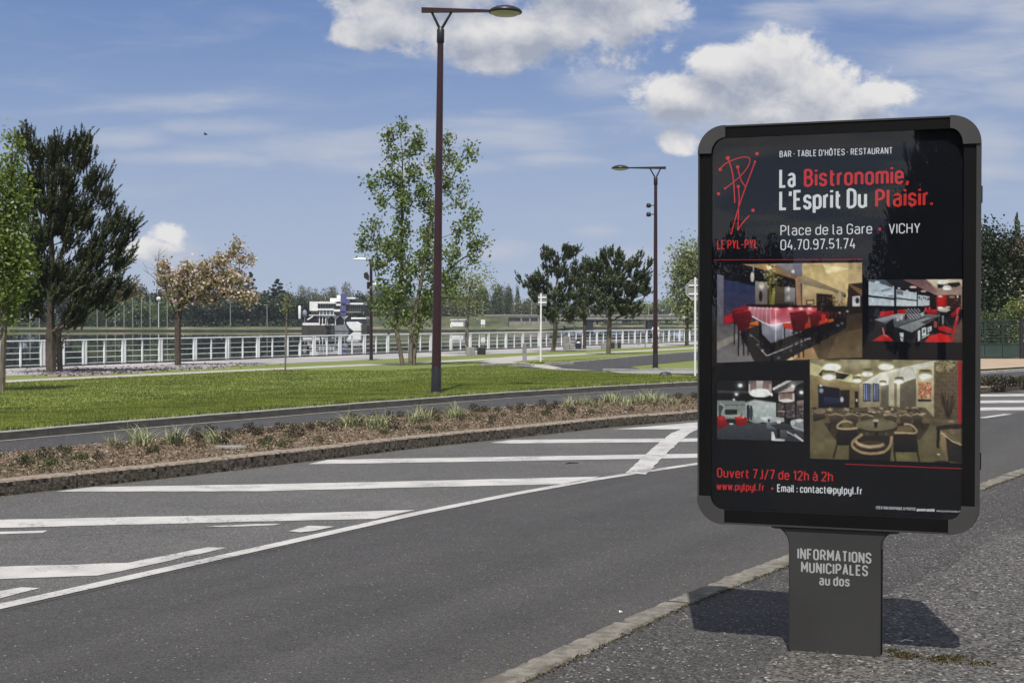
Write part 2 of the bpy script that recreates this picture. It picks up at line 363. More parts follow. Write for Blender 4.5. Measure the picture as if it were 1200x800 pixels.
farK = curve([(-40, 18.5), (14.2, 16.08), (16.6, 15.98), (22.3, 15.55), (27.3, 14.95), (31, 14.2), (34.3, 13.28), (40, 11.0), (47, 8.3), (52, 7.0), (60, 5.5)])
def strip(name, fa, fb, zf, m, ns=2, tt=TT, parent=None, skirt=0):
    fr = np.linspace(0, 1, ns)
    sa, sb = fa(tt), fb(tt); s = sa[:, None] + (sb-sa)[:, None]*fr
    P = s[..., None]*NV + tt[:, None, None]*UV
    z = zf(s) if callable(zf) else np.full(s.shape, zf)
    V = np.concatenate([P, z[..., None]], -1).reshape(-1, 3); n = len(tt)
    i, j = np.meshgrid(np.arange(n-1), np.arange(ns-1), indexing='ij'); a = (i*ns+j).ravel()
    Fc = np.stack([a, a+ns, a+ns+1, a+1], 1)[:, ::-1] if False else np.stack([a, a+ns, a+ns+1, a+1], 1)
    return mk(name, [(V, Fc)], m, parent)
cst = lambda c: (lambda t: np.full(np.shape(t), float(c)))
off = lambda f, d: (lambda t: f(t)+d)
bed = mk('ground', [(np.array([[-6000, -3000, -4], [6000, -3000, -4], [6000, 9000, -4], [-6000, 9000, -4.]]), [[0, 1, 2, 3]])], M['soil']); struct(bed)
pav = struct(strip('pavement', cst(-60), off(nearK, -.155), 0., M['pave'], 3))
coarse = curve([(-40, 2.1), (6.1, 2.12), (9.8, 1.95), (12.3, 1.72), (16, 1.2), (22, .3), (60, -6)])
def strip_rough(name, fa, fb, z, m):
    tt = np.arange(-8, 40, .12); j = lambda f: (lambda t: f(t) + .03*np.sin(t*3.1) + .02*np.sin(t*9.7+1) + R_.normal(0, .008, len(t)))
    return struct(strip(name, fa, j(fb), z, m, 2, tt))
strip_rough('pavement_resurfacing', cst(-9), coarse, .004, M['pave2'])
road = struct(strip('road', off(nearK, -.03), off(edgeK, .06), -.12, M['road'], 3))
hat = struct(strip('hatched_area', off(edgeK, .06), off(medK, .12), -.12, M['shoulder'], 3))
bedz = lambda s: np.full(s.shape, .02)
mb = struct(strip('planting_bed', off(medK, .14), bedR, bedz, M['soil'], 6))
sr = struct(strip('side_road', off(bedR, -.01), off(farK, .1), -.12, M['bikeroad'], 3))
strip_g = struct(strip('gutter', off(farK, -.09), off(farK, .02), -.113, M['kerb3'], 2, np.arange(-20, 60, .5)))
lawn = struct(strip('lawn', off(farK, .13), cst(47.75), ter, M['lawn'], 40))
# a low edging between bed and side road
struct(strip('bed_edging', off(bedR, -.06), off(bedR, .02), .026, M['kerb2top'], 2, np.arange(-10, 46, .5)))

# kerb stones, one object each
def stone_mesh(name, L, w, z0, z1, jit, m, seg=6, top=None, nv=4, round_=.012):
    out = []
    for k in range(nv):
        xs = np.linspace(0, L, seg+1); V = []
        prof = [(0, z0), (0, z0*.65+z1*.35), (0, (z0+z1)/2), (0, z0*.25+z1*.75), (0, z1-round_), (round_, z1), (w-round_, z1), (w, z1-round_), (w, z0)]
        rr = np.random.default_rng(k*7+3)
        for x in xs:
            for (y, z) in prof:
                e = 1 if 0 < x < L else .4
                V.append([x+rr.normal(0, jit*.3), y+rr.normal(0, jit)*e, z+rr.normal(0, jit*.5)*(z > z0)])
        n = len(prof); Fc = [[i*n+j, i*n+j+1, (i+1)*n+j+1, (i+1)*n+j] for i in range(seg) for j in range(n-1)]
        V = np.array(V); mi = [(V, np.array(Fc)[:, ::-1], 0), (V[:n], [list(range(n))], 0), (V[-n:], [list(range(n))[::-1]], 0)]
        o = mk(name, mi, m); me = o.data
        if top is not None:
            for p in me.polygons:
                if p.center.z > z1-round_*.9 and len(p.vertices) == 4: p.material_index = 1
        bpy.data.objects.remove(o); out.append(me)
    return out
def lay(meshes, f, t0, t1, L, gap, parent, name='kerb_stone', ds=0., zj=.0):
    tcur, i = t0, 0
    while tcur < t1:
        s0, s1 = float(f(tcur)), float(f(tcur+L)); a = unst(tcur, s0+ds)
        d = unst(tcur+L, s1+ds) - a; ang = math.atan2(d[1], d[0]); i += 1
        share(name, meshes[i % len(meshes)], parent, (a[0], a[1], random.uniform(-zj, zj)), ang)
        tcur += (L+gap)
# stones are modelled with x along the kerb and y towards the river
ms = stone_mesh('kerb_stone', .625, .15, -.2, .012, .006, [M['kerb1']], seg=14, nv=5)
lay(ms, off(nearK, -.158), 3.08, 36, .625, .012, pav, zj=.004)
ms = stone_mesh('kerb_stone', .99, .2, -.2, .035, .006, [M['kerb2'], M['kerb2top']], seg=36, top=1, nv=6, round_=.018)
lay(ms, medK, -4.3, 46, .99, .008, mb, zj=.003)
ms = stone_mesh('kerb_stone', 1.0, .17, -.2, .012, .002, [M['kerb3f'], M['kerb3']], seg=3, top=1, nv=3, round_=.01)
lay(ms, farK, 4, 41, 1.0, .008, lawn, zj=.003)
ms = stone_mesh('kerb_stone', 1.0, .17, -.2, -.04, .002, [M['kerb3']], seg=3, nv=3, round_=.01)
lay(ms, farK, 41.3, 62, 1.0, .008, lawn, zj=.003)

# ------------------------------------------------------------------ painted road markings
def poly_mark(name, pts, z, m, parent, jit=.0, T_=False, dens=.15):
    W_ = []
    for i in range(len(pts)):
        a = np.array(G(*pts[i], z)); b = np.array(G(*pts[(i+1) % len(pts)], z)); k = max(1, int(np.linalg.norm(b-a)/dens))
        for q in range(k):
            p = a+(b-a)*q/k; W_.append(p[:2]+R_.normal(0, jit, 2)*(q > 0))
    V = np.c_[np.array(W_), np.full(len(W_), z)]
    import mathutils.geometry as mg
    tr = mg.tessellate_polygon([[Vector(v) for v in V]])
    tr = np.array(tr); n = np.cross(V[tr[:, 1]]-V[tr[:, 0]], V[tr[:, 2]]-V[tr[:, 0]])[:, 2]
    tr = np.where((n < 0)[:, None], tr[:, ::-1], tr)
    return mk(name, [(V, tr)], m, parent)
zr = -.116
strip('edge_line', off(edgeK, -.07), off(edgeK, .06), zr, M['paint2'], 2, np.arange(-6, 20.5, .1), hat)
for a, b in ((21.2, 24.3), (25.7, 27.0), (28.2, 31.)): strip('edge_line', off(edgeK, -.06), off(edgeK, .09), zr, M['paint'], 2, np.linspace(a, b, 12), hat)
MK = [('paint', [(-160,612),(0,608.5),(300,602.5),(487,597),(466,601.5),(440,607.5),(300,610.5),(0,618),(-160,622)]),
      ('paint', [(66,575.5),(110,570.2),(300,567.2),(480,563.4),(703,558),(680,563.5),(655,567),(480,570.8),(300,575.2)]),
      ('paint', [(361,543.5),(384,538.3),(600,534.8),(822,531.2),(893,530),(872,535),(822,536),(600,539.8),(430,542.6)]),
      ('paint', [(574,518.5),(600,515),(822,513.2),(1010,511),(985,515),(822,517.3),(600,519.2)]),
      ('paint', [(716,502.8),(760,499.5),(822,494),(1135,489),(1100,494.4),(822,502.6)]),
      ('paint', [(1000,478.5),(1240,476.4),(1215,480.2),(1000,482.2)]), ('paint', [(1000,470),(1300,468.2),(1280,471.2),(1000,473)]),
      ('paint', [(1040,462.4),(1360,460.4),(1340,463),(1040,465.2)]),
      ('paint2', [(-160,672),(0,663.5),(150,659),(243,640.8),(266,641.2),(165,663.5),(114,673.8),(0,678),(-160,690)]),
      ('paint2', [(-60,706),(0,692),(25,687.5),(47,688.5),(0,700.5),(-60,716)]),
      ('paint', [(338,622),(362,615.5),(392,616.5),(368,621.5),(352,623.2)]),
      ('paint2', [(-60,626),(0,622.5),(56,621),(50,624),(0,625.4),(-60,629)]),
      ('paint2', [(241,616.2),(300,613.6),(330,613.2),(322,614.8),(260,617)])]
for i, (m, p) in enumerate(MK): poly_mark('hatch_stripe', p, zr + (.002 if i in (10,) else 0), M[m], hat, .006)
poly_mark('diagonal_stripe', [(733,554),(762,527),(786,507.5),(800,502),(822,500.5),(806,509),(782,530),(757,555.5)], zr+.004, M['paint2'], hat, .006)

# ------------------------------------------------------------------ paths, promenade and the inner road, laid on the terrain
def on_terrain(name, fa, fb, dz, m, tt, ns=3):
    return struct(strip(name, fa, fb, lambda s: ter(s)+dz, m, ns, tt))
pA = curve([(20, 36.6), (31, 36.0), (45, 35.3), (50, 34.9), (56, 34.2), (70, 34.6), (90, 35.2), (200, 35.5)])
pB = curve([(20, 38.2), (31, 37.7), (45, 36.9), (50, 36.8), (56, 36.0), (70, 36.6), (96, 37.2), (200, 37.5)])
on_terrain('gravel_path', pA, pB, .006, M['path'], np.arange(20, 201, 1.))
on_terrain('promenade', cst(40.7), cst(47.7), .008, M['prom'], np.arange(-60, 401, 2.), 5)
strip('promenade_edge', cst(47.45), cst(47.8), -.44, M['dark'], 2, np.arange(-60, 401, 2.), None)['kind'] = 'structure'
def tpoly(name, pts, dz, m, parent=None, cut=1.2):
    P = np.array([T(*p) for p in pts]); W_ = []
    for i in range(len(P)):
        a, b = P[i], P[(i+1) % len(P)]; k = max(1, int(np.linalg.norm(b-a)/cut))
        W_ += [a+(b-a)*q/k for q in range(k)]
    W_ = np.array(W_); W_[:, 2] = ter(W_[:, :2]@NV)
    import bmesh
    bm = bmesh.new(); f = bm.faces.new([bm.verts.new(v) for v in W_]); bmesh.ops.triangulate(bm, faces=[f])
    for _ in range(3):
        bmesh.ops.subdivide_edges(bm, edges=[e for e in bm.edges if e.calc_length() > 2.5], cuts=1, use_grid_fill=True)
        bmesh.ops.triangulate(bm, faces=bm.faces[:])
    for v in bm.verts: v.co.z = float(ter(np.array(v.co[:2])@NV)) + dz
    bm.normal_update()
    if sum(f.normal.z for f in bm.faces) < 0: bmesh.ops.reverse_faces(bm, faces=bm.faces[:])
    me = bpy.data.meshes.new(name); bm.to_mesh(me); bm.free(); me.materials.append(m)
    o = bpy.data.objects.new(name, me); COL.objects.link(o)
    if parent: o.parent = parent
    return o
inner = struct(tpoly('parking_road', [(588,430.5),(640,428.2),(703,424.2),(766,418.2),(822,413.6),(1000,406),(1060,404),(1060,414),(900,418),(822,421.6),(738,429.6),(752,433.2),(822,433.6),(1000,431),(1000,441),(822,440.5),(712,435.6),(640,432)], .010, M['bikeroad']))
tpoly('gravel_path', [(560,424.6),(592,418.4),(612,417),(640,421),(600,424),(640,427.6),(700,434.5),(660,433.6),(620,429.6)], .014, M['path'])['kind'] = 'structure'
struct(tpoly('gravel_strip', [(712,435.4),(822,433.9),(1000,432),(1000,437),(822,438.0),(730,438.2)], .015, M['stone']))
struct(strip('sandy_path', off(farK, .17), curve([(43, 9.95), (46, 12.6), (50.6, 15.9), (57.9, 13.6), (64.1, 11.8), (69, 9.5), (90, 5)]), lambda s: ter(s)+.012, M['sand'], 8, np.arange(43, 90, .5)))
# raised kerb along the inner road and its lawn island
def kerb_run(pts, h, w, mt, parent, L=2.):
    P = np.array([T(*p) for p in pts])
    for i in range(len(P)-1):
        a, b = P[i], P[i+1]; n = max(1, int(round(np.linalg.norm(b-a)/L)))
        for q in range(n):
            p0 = a+(b-a)*q/n; p1 = a+(b-a)*(q+1)/n; d = p1-p0; l = np.linalg.norm(d[:2])
            z = float(ter(((p0+p1)/2)[:2]@NV))
            mk('kerb_stone', bevel_box(0, l-.01, 0, w, -.1, h, .01), mt, parent, loc=None).matrix_local = Matrix.Translation((p0[0], p0[1], z)) @ Matrix.Rotation(math.atan2(d[1], d[0]), 4, 'Z')
kerb_run([(641,428.0),(672,427.0),(703,424.2),(766,418.2),(822,413.6),(940,408)], .13, .16, M['kerb3'], inner)
kerb_run([(566,429.2),(605,427.6),(622,429.4)], .10, .16, M['kerb3'], inner)
kerb_run([(706,435.0),(760,434.4),(822,433.8),(960,432)], .06, .12, M['kerb3'], inner)

# water, quay and the far bank
def waterm():
    m = mat('river water', (.014, .020, .022), .012, 0, .5); t = m.node_tree; b = t.nodes['Principled BSDF']
    g = t.nodes.new('ShaderNodeNewGeometry'); mp = t.nodes.new('ShaderNodeMapping'); mp.inputs['Scale'].default_value = (.35, 1.2, 1); t.links.new(g.outputs['Position'], mp.inputs[0])
    bn = t.nodes.new('ShaderNodeBump'); bn.inputs['Strength'].default_value = .04; bn.inputs['Distance'].default_value = .03
    t.links.new((noise(t, mp.outputs[0], 1.1, 5, .6)*(noise(t, g.outputs['Position'], .02, 3).ss(.35, .6, .25, 1.))).o, bn.inputs['Height'])
    t.links.new(bn.outputs[0], b.inputs['Normal']); b.inputs['IOR'].default_value = 1.33; return m
WZl = -1.7
q = lambda tt, s, z: [*unst(float(tt), float(s)), z]
water = struct(mk('river', [(np.array([q(-400, 47.9, WZl), q(1500, 47.9, WZl), q(1500, 900, WZl), q(-400, 900, WZl)]), [[0, 1, 2, 3]])], waterm()))
quay = mk('quay_wall', [(np.array([q(-80, 47.78, -.46), q(420, 47.78, -.46), q(420, 48.1, -.46), q(-80, 48.1, -.46), q(-80, 48.1, -4), q(420, 48.1, -4)]), [[0, 1, 2, 3], [3, 2, 5, 4]])], M['stone']); struct(quay)
FY = 372.
xs = np.r_[np.arange(-420, 0, 8.), np.arange(0, 32, 2.), np.arange(32, 700, 8.)]
fr = np.array([FY + 2.5*math.sin(x*.031) + 1.5*math.sin(x*.11) + 112*(lambda f: f*f*(3-2*f))(min(1, max(0, (x-9)/14))) for x in xs])
prof = [(0, WZl-.5), (0, -1.3), (.5, -1.2), (7, -.66), (30, -.55), (60, -.3), (300, 0), (5000, 0)]
V = np.array([[x*(1+max(0, dy-60)/400), f+dy, z+(R_.normal(0, .08) if 0 < dy < 20 else 0)] for x, f in zip(xs, fr) for dy, z in prof])
n = len(prof); Fc = [[i*n+j, (i+1)*n+j, (i+1)*n+j+1, i*n+j+1] for i in range(len(xs)-1) for j in range(n-1)]
M['bankgrass'] = nmat('far bank grass', (.085, .095, .040), (.055, .070, .024), .25, .95, c3=(.17, .15, .10), s3=.12)
M['bankstone'] = nmat('far quay stones', (.055, .050, .042), (.028, .026, .023), .8, .95)
fb = mk('far_bank', [(V, [f for k, f in enumerate(Fc) if k % (n-1) > 0], 0), (V, [f for k, f in enumerate(Fc) if k % (n-1) == 0], 1)], [M['bankgrass'], M['bankstone']]); struct(fb)
# grassy embankment carrying the bridge road
X0, X1 = WX(428, 395), WX(596, 405)
xs = np.linspace(X0, X1, 40); top = 2.05
prof2 = [(9, -.8), (11, -.6), (24, top), (28, top+.1), (60, top+.1), (75, -.6)]
V = np.array([[x, FY+dy, z + (0 if z > 1 else R_.normal(0, .06))] for x in xs for dy, z in prof2]); n = len(prof2)
M['emb'] = nmat('embankment grass', (.040, .050, .020), (.080, .078, .036), .5, .95, .8, 3, c3=(.025, .038, .014), s3=.12)
emb = mk('embankment', [(V, [[i*n+j, (i+1)*n+j, (i+1)*n+j+1, i*n+j+1] for i in range(len(xs)-1) for j in range(n-1)])], M['emb']); struct(emb)
# ------------------------------------------------------------------ the advertising panel
SC = np.array([1.5495, 6.8306]); TH = .33017; HW, ZT, ZB, PW, DP = .6656, 2.5667, .6068, .2175, .2
SA = np.array([math.cos(TH), -math.sin(TH)]); SN = np.array([-math.sin(TH), -math.cos(TH)])
def SP(px, py):
    """photo pixel -> (x, z) on the panel's front plane"""
    d = ray(px, py); k = (SC@SN)/(d[:2]@SN); p = np.array([0, 0, CH]) + d*k
    return np.array([(p[:2]-SC)@SA, p[2]])
sign = empty('advertising_panel', (SC[0], SC[1], 0), -TH)
tag(sign, 'tall dark grey street advertising panel with a glazed black restaurant poster on a broad foot', 'advertising panel')
M['sg'] = nmat('sign grey paint', (.032, .0315, .030), (.039, .0385, .037), 1.5, .42, .03, 500)
M['sgd'] = nmat('sign black paint', (.0045, .0045, .0045), (.006, .006, .006), 3, .5, spec=.12)
M['sgc'] = nmat('corner plastic', (.045, .044, .042), (.039, .038, .0365), 6, .55)
M['pbg'] = nmat('poster black ink', (.0035, .0042, .0070), (.0045, .0052, .0078), 1.1, .5, spec=.1)
def rrect(x0, x1, z0, z1, r, n=10):
    P = []
    for cx, cz, a0 in ((x1-r, z0+r, -90), (x1-r, z1-r, 0), (x0+r, z1-r, 90), (x0+r, z0+r, 180)):
        for k in range(n+1):
            a = math.radians(a0+90*k/n); P.append((cx+r*math.cos(a), cz+r*math.sin(a)))
    return P
# casing: rounded box behind the front rim
def rounded_shell(outl, y0, y1, ins):
    """outline shrunk a little towards both faces"""
    P = np.array(outl); c = P.mean(0); n = len(P)
    tn = np.roll(P, -1, 0)-np.roll(P, 1, 0); nr = np.c_[tn[:, 1], -tn[:, 0]]; nr /= np.linalg.norm(nr, axis=1)[:, None]
    rings = [(ins, y0), (ins*.3, y0+ins*.3), (0, y0+ins), (0, y1-ins), (ins*.3, y1-ins*.3), (ins, y1)]
    V = np.concatenate([np.c_[(P-nr*i)[:, 0], np.full(n, y), (P-nr*i)[:, 1]] for i, y in rings])
    Fc = [[k*n+(i+1) % n, k*n+i, (k+1)*n+i, (k+1)*n+(i+1) % n] for k in range(len(rings)-1) for i in range(n)]
    return [(V, Fc, 0), (V[:n], [list(range(n))], 0), (V[-n:], [list(range(n))[::-1]], 0)]
cs = mk('casing', rounded_shell(rrect(-HW+.004, HW-.004, ZB+.004, ZT-.004, .145), .062, DP, .02), M['sg'], sign)
# front rim: ring between outer outline and glazing opening
ix0, ix1 = SP(833.5, 400)[0], SP(1128.5, 400)[0]; iz1 = SP(990, 155.5)[1]; iz0 = SP(850, 597)[1]
def ring(outer, inner, y0, y1, m=0):
    A, B = np.array(outer), np.array(inner); n = len(A)
    V = np.concatenate([np.c_[A[:, 0], np.full(n, y), A[:, 1]] for y in (y0, y1)]+[np.c_[B[:, 0], np.full(n, y), B[:, 1]] for y in (y0, y1)])
    Fc = [[i, j, 2*n+j, 2*n+i] for i in range(n) for j in [(i+1) % n]] + [[j, i, n+i, n+j] for i in range(n) for j in [(i+1) % n]] + [[2*n+i, 2*n+j, 3*n+j, 3*n+i] for i in range(n) for j in [(i+1) % n]]
    return [(V, Fc, m)]
o1 = rrect(-HW, HW, ZB, ZT, .13, 10); o2 = rrect(-HW+.008, HW-.022, ZB+.008, ZT-.008, .118, 10)
mk('outer_rim', ring(o1, o2, 0, .058), M['sg'], sign)
i2 = rrect(ix0, ix1, iz0, iz1, .072, 10)
mk('glazing_frame', ring(rrect(-HW+.0085, HW-.0225, ZB+.0085, ZT-.0085, .117, 10), i2, .004, .05), M['sgd'], sign)
def corner(x, z, sx, sz):
    """quarter ring cap; x,z the outer corner, sx,sz pointing inward"""
    ro, L = .131, .136; wi = ((ix0+HW) if sx > 0 else (HW-ix1)); hi = ((iz0-ZB) if sz > 0 else (ZT-iz1))
    A, B = [], []
    for k in range(13):
        a = math.radians(90*k/12); A.append((ro-ro*math.cos(a), ro-ro*math.sin(a)))
        ri_x, ri_z = max(L+.0-wi, .02), max(L+.0-hi, .02)
        B.append((L-ri_x*math.cos(a), L-ri_z*math.sin(a)))
    # start on the side edge (A[0] = (0, ro)), end on the horizontal edge
    A = [(0, L)] + A + [(L, 0)]; B = [(wi, L)] + B + [(L, hi)]
    A = np.array(A)*[sx, sz]+[x, z]; B = np.array(B)*[sx, sz]+[x, z]; n = len(A)
    y0, y1 = -.006, .012
    V = np.concatenate([np.c_[P[:, 0], np.full(n, y), P[:, 1]] for P in (A, B) for y in (y0, y1)])
    Fc = []
    for i in range(n-1): Fc += [[i, i+1, 2*n+i+1, 2*n+i], [i+1, i, n+i, n+i+1], [2*n+i, 2*n+i+1, 3*n+i+1, 3*n+i]]
    for i in (0, n-1): Fc.append([i, n+i, 3*n+i, 2*n+i])
    return [(V, Fc, 0)]
for x, z, sx, sz in ((-HW-.001, ZT+.001, 1, -1), (HW-.004, ZT+.001, -1, -1), (-HW-.001, ZB-.001, 1, 1), (HW-.004, ZB-.001, -1, 1)):
    mk('corner_cap', corner(x, z, sx, sz), M['sgc'], sign)
# small hinge and lock details on the side of the casing
for z in (.95, 2.2): mk('hinge', tube([(HW-.001, .06, z-.04), (HW-.001, .06, z+.04)], .006, 8), M['sgd'], sign)
poster = mk('poster', [(np.array([[ix0-.01, .03, iz0-.01], [ix1+.01, .03, iz0-.01], [ix1+.01, .03, iz1+.01], [ix0-.01, .03, iz1+.01]]), [[0, 1, 2, 3]])], M['pbg'], sign)
gm = bpy.data.materials.new('clear pane'); gm.use_nodes = True; t = gm.node_tree; t.nodes.clear()
o = t.nodes.new('ShaderNodeOutputMaterial'); tr = t.nodes.new('ShaderNodeBsdfTransparent'); gl = t.nodes.new('ShaderNodeBsdfGlossy'); gl.inputs['Roughness'].default_value = .0
fz = t.nodes.new('ShaderNodeFresnel'); gb_ = t.nodes.new('ShaderNodeNewGeometry'); t.links.new(X(t, gb_.outputs['Backfacing']).m('MULTIPLY_ADD', 1/1.42-1.42, 1.42).o, fz.inputs[0]); ms_ = t.nodes.new('ShaderNodeMixShader')
tr.inputs[0].default_value = (.97, .975, .975, 1)

t.links.new(fz.outputs[0], ms_.inputs[0]); t.links.new(tr.outputs[0], ms_.inputs[1]); t.links.new(gl.outputs[0], ms_.inputs[2]); t.links.new(ms_.outputs[0], o.inputs[0])
mk('glass_pane', [box(ix0-.008, ix1+.008, .010, .014, iz0-.008, iz1+.008)], gm, sign)
# foot
zf0 = ZB+.0; PO = [(-PW, 0), (PW, 0)]
zc = SP(923, 640)[1]
for k in range(9): a = math.radians(90*k/8); PO.append((PW+.085*(1-math.cos(a)), zc+(zf0-zc)*math.sin(a)))
PO += [(-x, z) for x, z in PO[2:][::-1]]
ft = mk('foot', rounded_shell([(x, z+.0) for x, z in PO], .012, DP-.02, .008), M['sg'], sign)
mk('foot_trim', [box(PW+.001, PW+.005, .055, .075, .0, zc)], M['sgd'], sign)
mk('underside_shadow_strip', [box(-.29, .29, .02, DP-.03, zf0-.012, zf0+.01)], M['sgd'], sign)  # black strip added to stand for the shadow gap under the panel

def ink(name, c, k=1.12): return mat(name, tuple(min(.9, v/k) for v in lin(c)), .5, 0, .2)
INK = dict(w=ink('white ink', (222, 226, 230)), r=ink('red ink', (200, 48, 48)), g=ink('pale grey ink', (172, 173, 172), 1.3), r2=ink('dim red ink', (165, 38, 45)))
# lettering: a condensed single-stroke alphabet, each stroke swept to a ribbon
def arc(cx, cy, rx, ry, a0, a1, n=7): return [(cx+rx*math.cos(math.radians(a0+(a1-a0)*k/n)), cy+ry*math.sin(math.radians(a0+(a1-a0)*k/n))) for k in range(n+1)]
def stad(x0, x1, y0, y1):
    r = (x1-x0)/2; c = x0+r; return arc(c, y1-r, r, r, 0, 180)+arc(c, y0+r, r, r, 180, 360)+[(x1, y1-r)]
def glyphs():
    W, w, X_ = .40, .36, .72; r, q = W/2, w/2; g = {}
    bowl = lambda x, y0, y1, wd: [(x, y1)]+arc(x+wd-(y1-y0)/2*.8, (y0+y1)/2, (y1-y0)/2*.8, (y1-y0)/2, 90, -90, 9)+[(x, y0)]
    cO = stad(0, W, 0, 1); lo = stad(0, w, 0, X_)
    g['A'] = (W, [[(0,0),(r,1),(W,0)], [(.08,.29),(W-.08,.29)]]); g['B'] = (W, [[(0,0),(0,1)], bowl(0,.53,1,W-.03), bowl(0,0,.53,W)])
    C_ = [(W,.74)]+arc(r,1-r,r,r,0,180)+arc(r,r,r,r,180,360)+[(W,.26)]; g['C'] = (W, [C_]); g['D'] = (W, [[(0,0),(0,1)], [(0,1),(.16,1)]+arc(.16,1-.24,W-.16,.24,90,0)+arc(.16,.24,W-.16,.24,0,-90)+[(0,0)]])
    g['E'] = (.34, [[(.34,1),(0,1),(0,0),(.34,0)], [(0,.53),(.29,.53)]]); g['F'] = (.33, [[(.33,1),(0,1),(0,0)], [(0,.5),(.28,.5)]]); g['É'] = (.34, g['E'][1]+[[(.12,1.12),(.22,1.25)]])
    g['G'] = (W, [[(W,.76)]+arc(r,1-r,r,r,0,180)+arc(r,r,r,r,180,360)+[(W,.48),(.22,.48)]]); g['H'] = (W, [[(0,0),(0,1)],[(W,0),(W,1)],[(0,.52),(W,.52)]]); g['I'] = (.0, [[(0,0),(0,1)]])
    g['J'] = (.3, [[(.3,1),(.3,.16)]+arc(.14,.16,.16,.16,0,-110)]); g['L'] = (.32, [[(0,1),(0,0),(.32,0)]]); g['M'] = (.5, [[(0,0),(0,1),(.25,.35),(.5,1),(.5,0)]]); g['N'] = (W, [[(0,0),(0,1),(W,0),(W,1)]])
    g['O'] = (W, [cO]); g['Ô'] = (W, [cO, [(.08,1.1),(.2,1.22),(.32,1.1)]]); g['P'] = (W, [[(0,0),(0,1)], bowl(0,.44,1,W)]); g['Q'] = (W, [cO, [(.24,.2),(.42,-.06)]]); g['R'] = (W, [[(0,0),(0,1)], bowl(0,.46,1,W-.01), [(.2,.46),(W,0)]])
    S_ = lambda w, h: [(w,h*.77)]+arc(w/2,h-w*.5,w/2,w*.5,10,180,6)+[(0,h*.70),(w*.12,h*.58),(w*.88,h*.43),(w,h*.32)]+arc(w/2,w*.5,w/2,w*.5,0,-180,6)+[(0,h*.25)]
    g['S'] = (.38, [S_(.38,1)]); g['T'] = (.38, [[(0,1),(.38,1)],[(.19,1),(.19,0)]]); g['U'] = (W, [[(0,1)]+arc(r,r,r,r,180,360)+[(W,1)]]); g['V'] = (.4, [[(0,1),(.2,0),(.4,1)]]); g['Y'] = (.4, [[(0,1),(.2,.45),(.4,1)],[(.2,.45),(.2,0)]])
    a_ = [[(.03,.62)]+arc(q,X_-q*.95,q*.95,q*.95,150,0)+[(w,0)], [(w,.42),(.18,.42)]+arc(.18,.21,.18,.21,90,270)+[(.26,0),(w,.12)]]
    g['a'] = (w, a_); g['à'] = (w, a_+[[(.10,.98),(.22,.84)]]); g['b'] = (w, [[(0,0),(0,1)], lo]); g['c'] = (.33, [[(.33,.52)]+arc(.165,X_-.165,.165,.165,0,180)+arc(.165,.165,.165,.165,180,360)+[(.33,.2)]])
    g['d'] = (w, [[(w,0),(w,1)], lo]); e_ = [[(0,.37),(w,.37),(w,X_-q)]+arc(q,X_-q,q,q,0,180)+arc(q,q,q,q,180,345)]; g['e'] = (w, e_); g['é'] = (w, e_+[[(.13,.84),(.25,.98)]])
    g['f'] = (.26, [[(.26,1)]+arc(.2,.86,.12,.14,90,180)+[(.08,0)], [(0,.68),(.25,.68)]]); g['h'] = (w, [[(0,0),(0,1)], [(0,X_-q)]+arc(q,X_-q,q,q,180,0)+[(w,0)]]); g['i'] = (0., [[(0,0),(0,X_)],[(0,.88),(0,1.0)]]); g['l'] = (.10, [[(0,1),(0,.1)]+arc(.1,.1,.1,.1,180,270,3)])
    g['n'] = (w, [[(0,0),(0,X_)], [(0,X_-q)]+arc(q,X_-q,q,q,180,0)+[(w,0)]]); g['m'] = (.6, [[(0,0),(0,X_)], [(0,X_-.15)]+arc(.15,X_-.15,.15,.15,180,0)+[(.3,0)], [(.3,X_-.15)]+arc(.45,X_-.15,.15,.15,180,0)+[(.6,0)]])
    g['o'] = (w, [lo]); g['p'] = (w, [[(0,-.27),(0,X_)], lo]); g['q'] = (w, [[(w,-.27),(w,X_)], lo]); g['r'] = (.17, [[(0,0),(0,X_)], [(0,X_-.2)]+arc(.2,X_-.2,.2,.2,180,90)]); g['s'] = (.32, [S_(.32,X_)]); g['t'] = (.235, [[(.08,.93),(.08,.14)]+arc(.2,.14,.12,.14,180,270)+[(.26,0)], [(0,.68),(.25,.68)]])
    g['u'] = (w, [[(0,X_)]+arc(q,q,q,q,180,360)+[(w,X_)], [(w,0),(w,.3)]]); g['v'] = (.36, [[(0,X_),(.18,0),(.36,X_)]]); g['w'] = (.56, [[(0,X_),(.14,0),(.28,X_*.9),(.42,0),(.56,X_)]]); g['y'] = (w, [[(0,X_)]+arc(q,q,q,q,180,360), [(w,X_),(w,-.1)]+arc(q,-.1,q,.17,0,-120)])
    g['0'] = (W, [cO]); g['1'] = (.2, [[(0,.8),(.17,1),(.17,0)]]); g['2'] = (.38, [[(.0,.78)]+arc(.19,.81,.19,.19,165,-20)+[(.34,.6),(0,0),(.38,0)]]); g['4'] = (W, [[(.2,1),(0,.28),(W,.28)],[(.3,.5),(.3,0)]]); g['5'] = (.38, [[(.35,1),(.03,1),(.0,.56)]+arc(.19,.33,.19,.26,130,-150,10)]); g['7'] = (.36, [[(0,1),(.36,1),(.12,0)]])
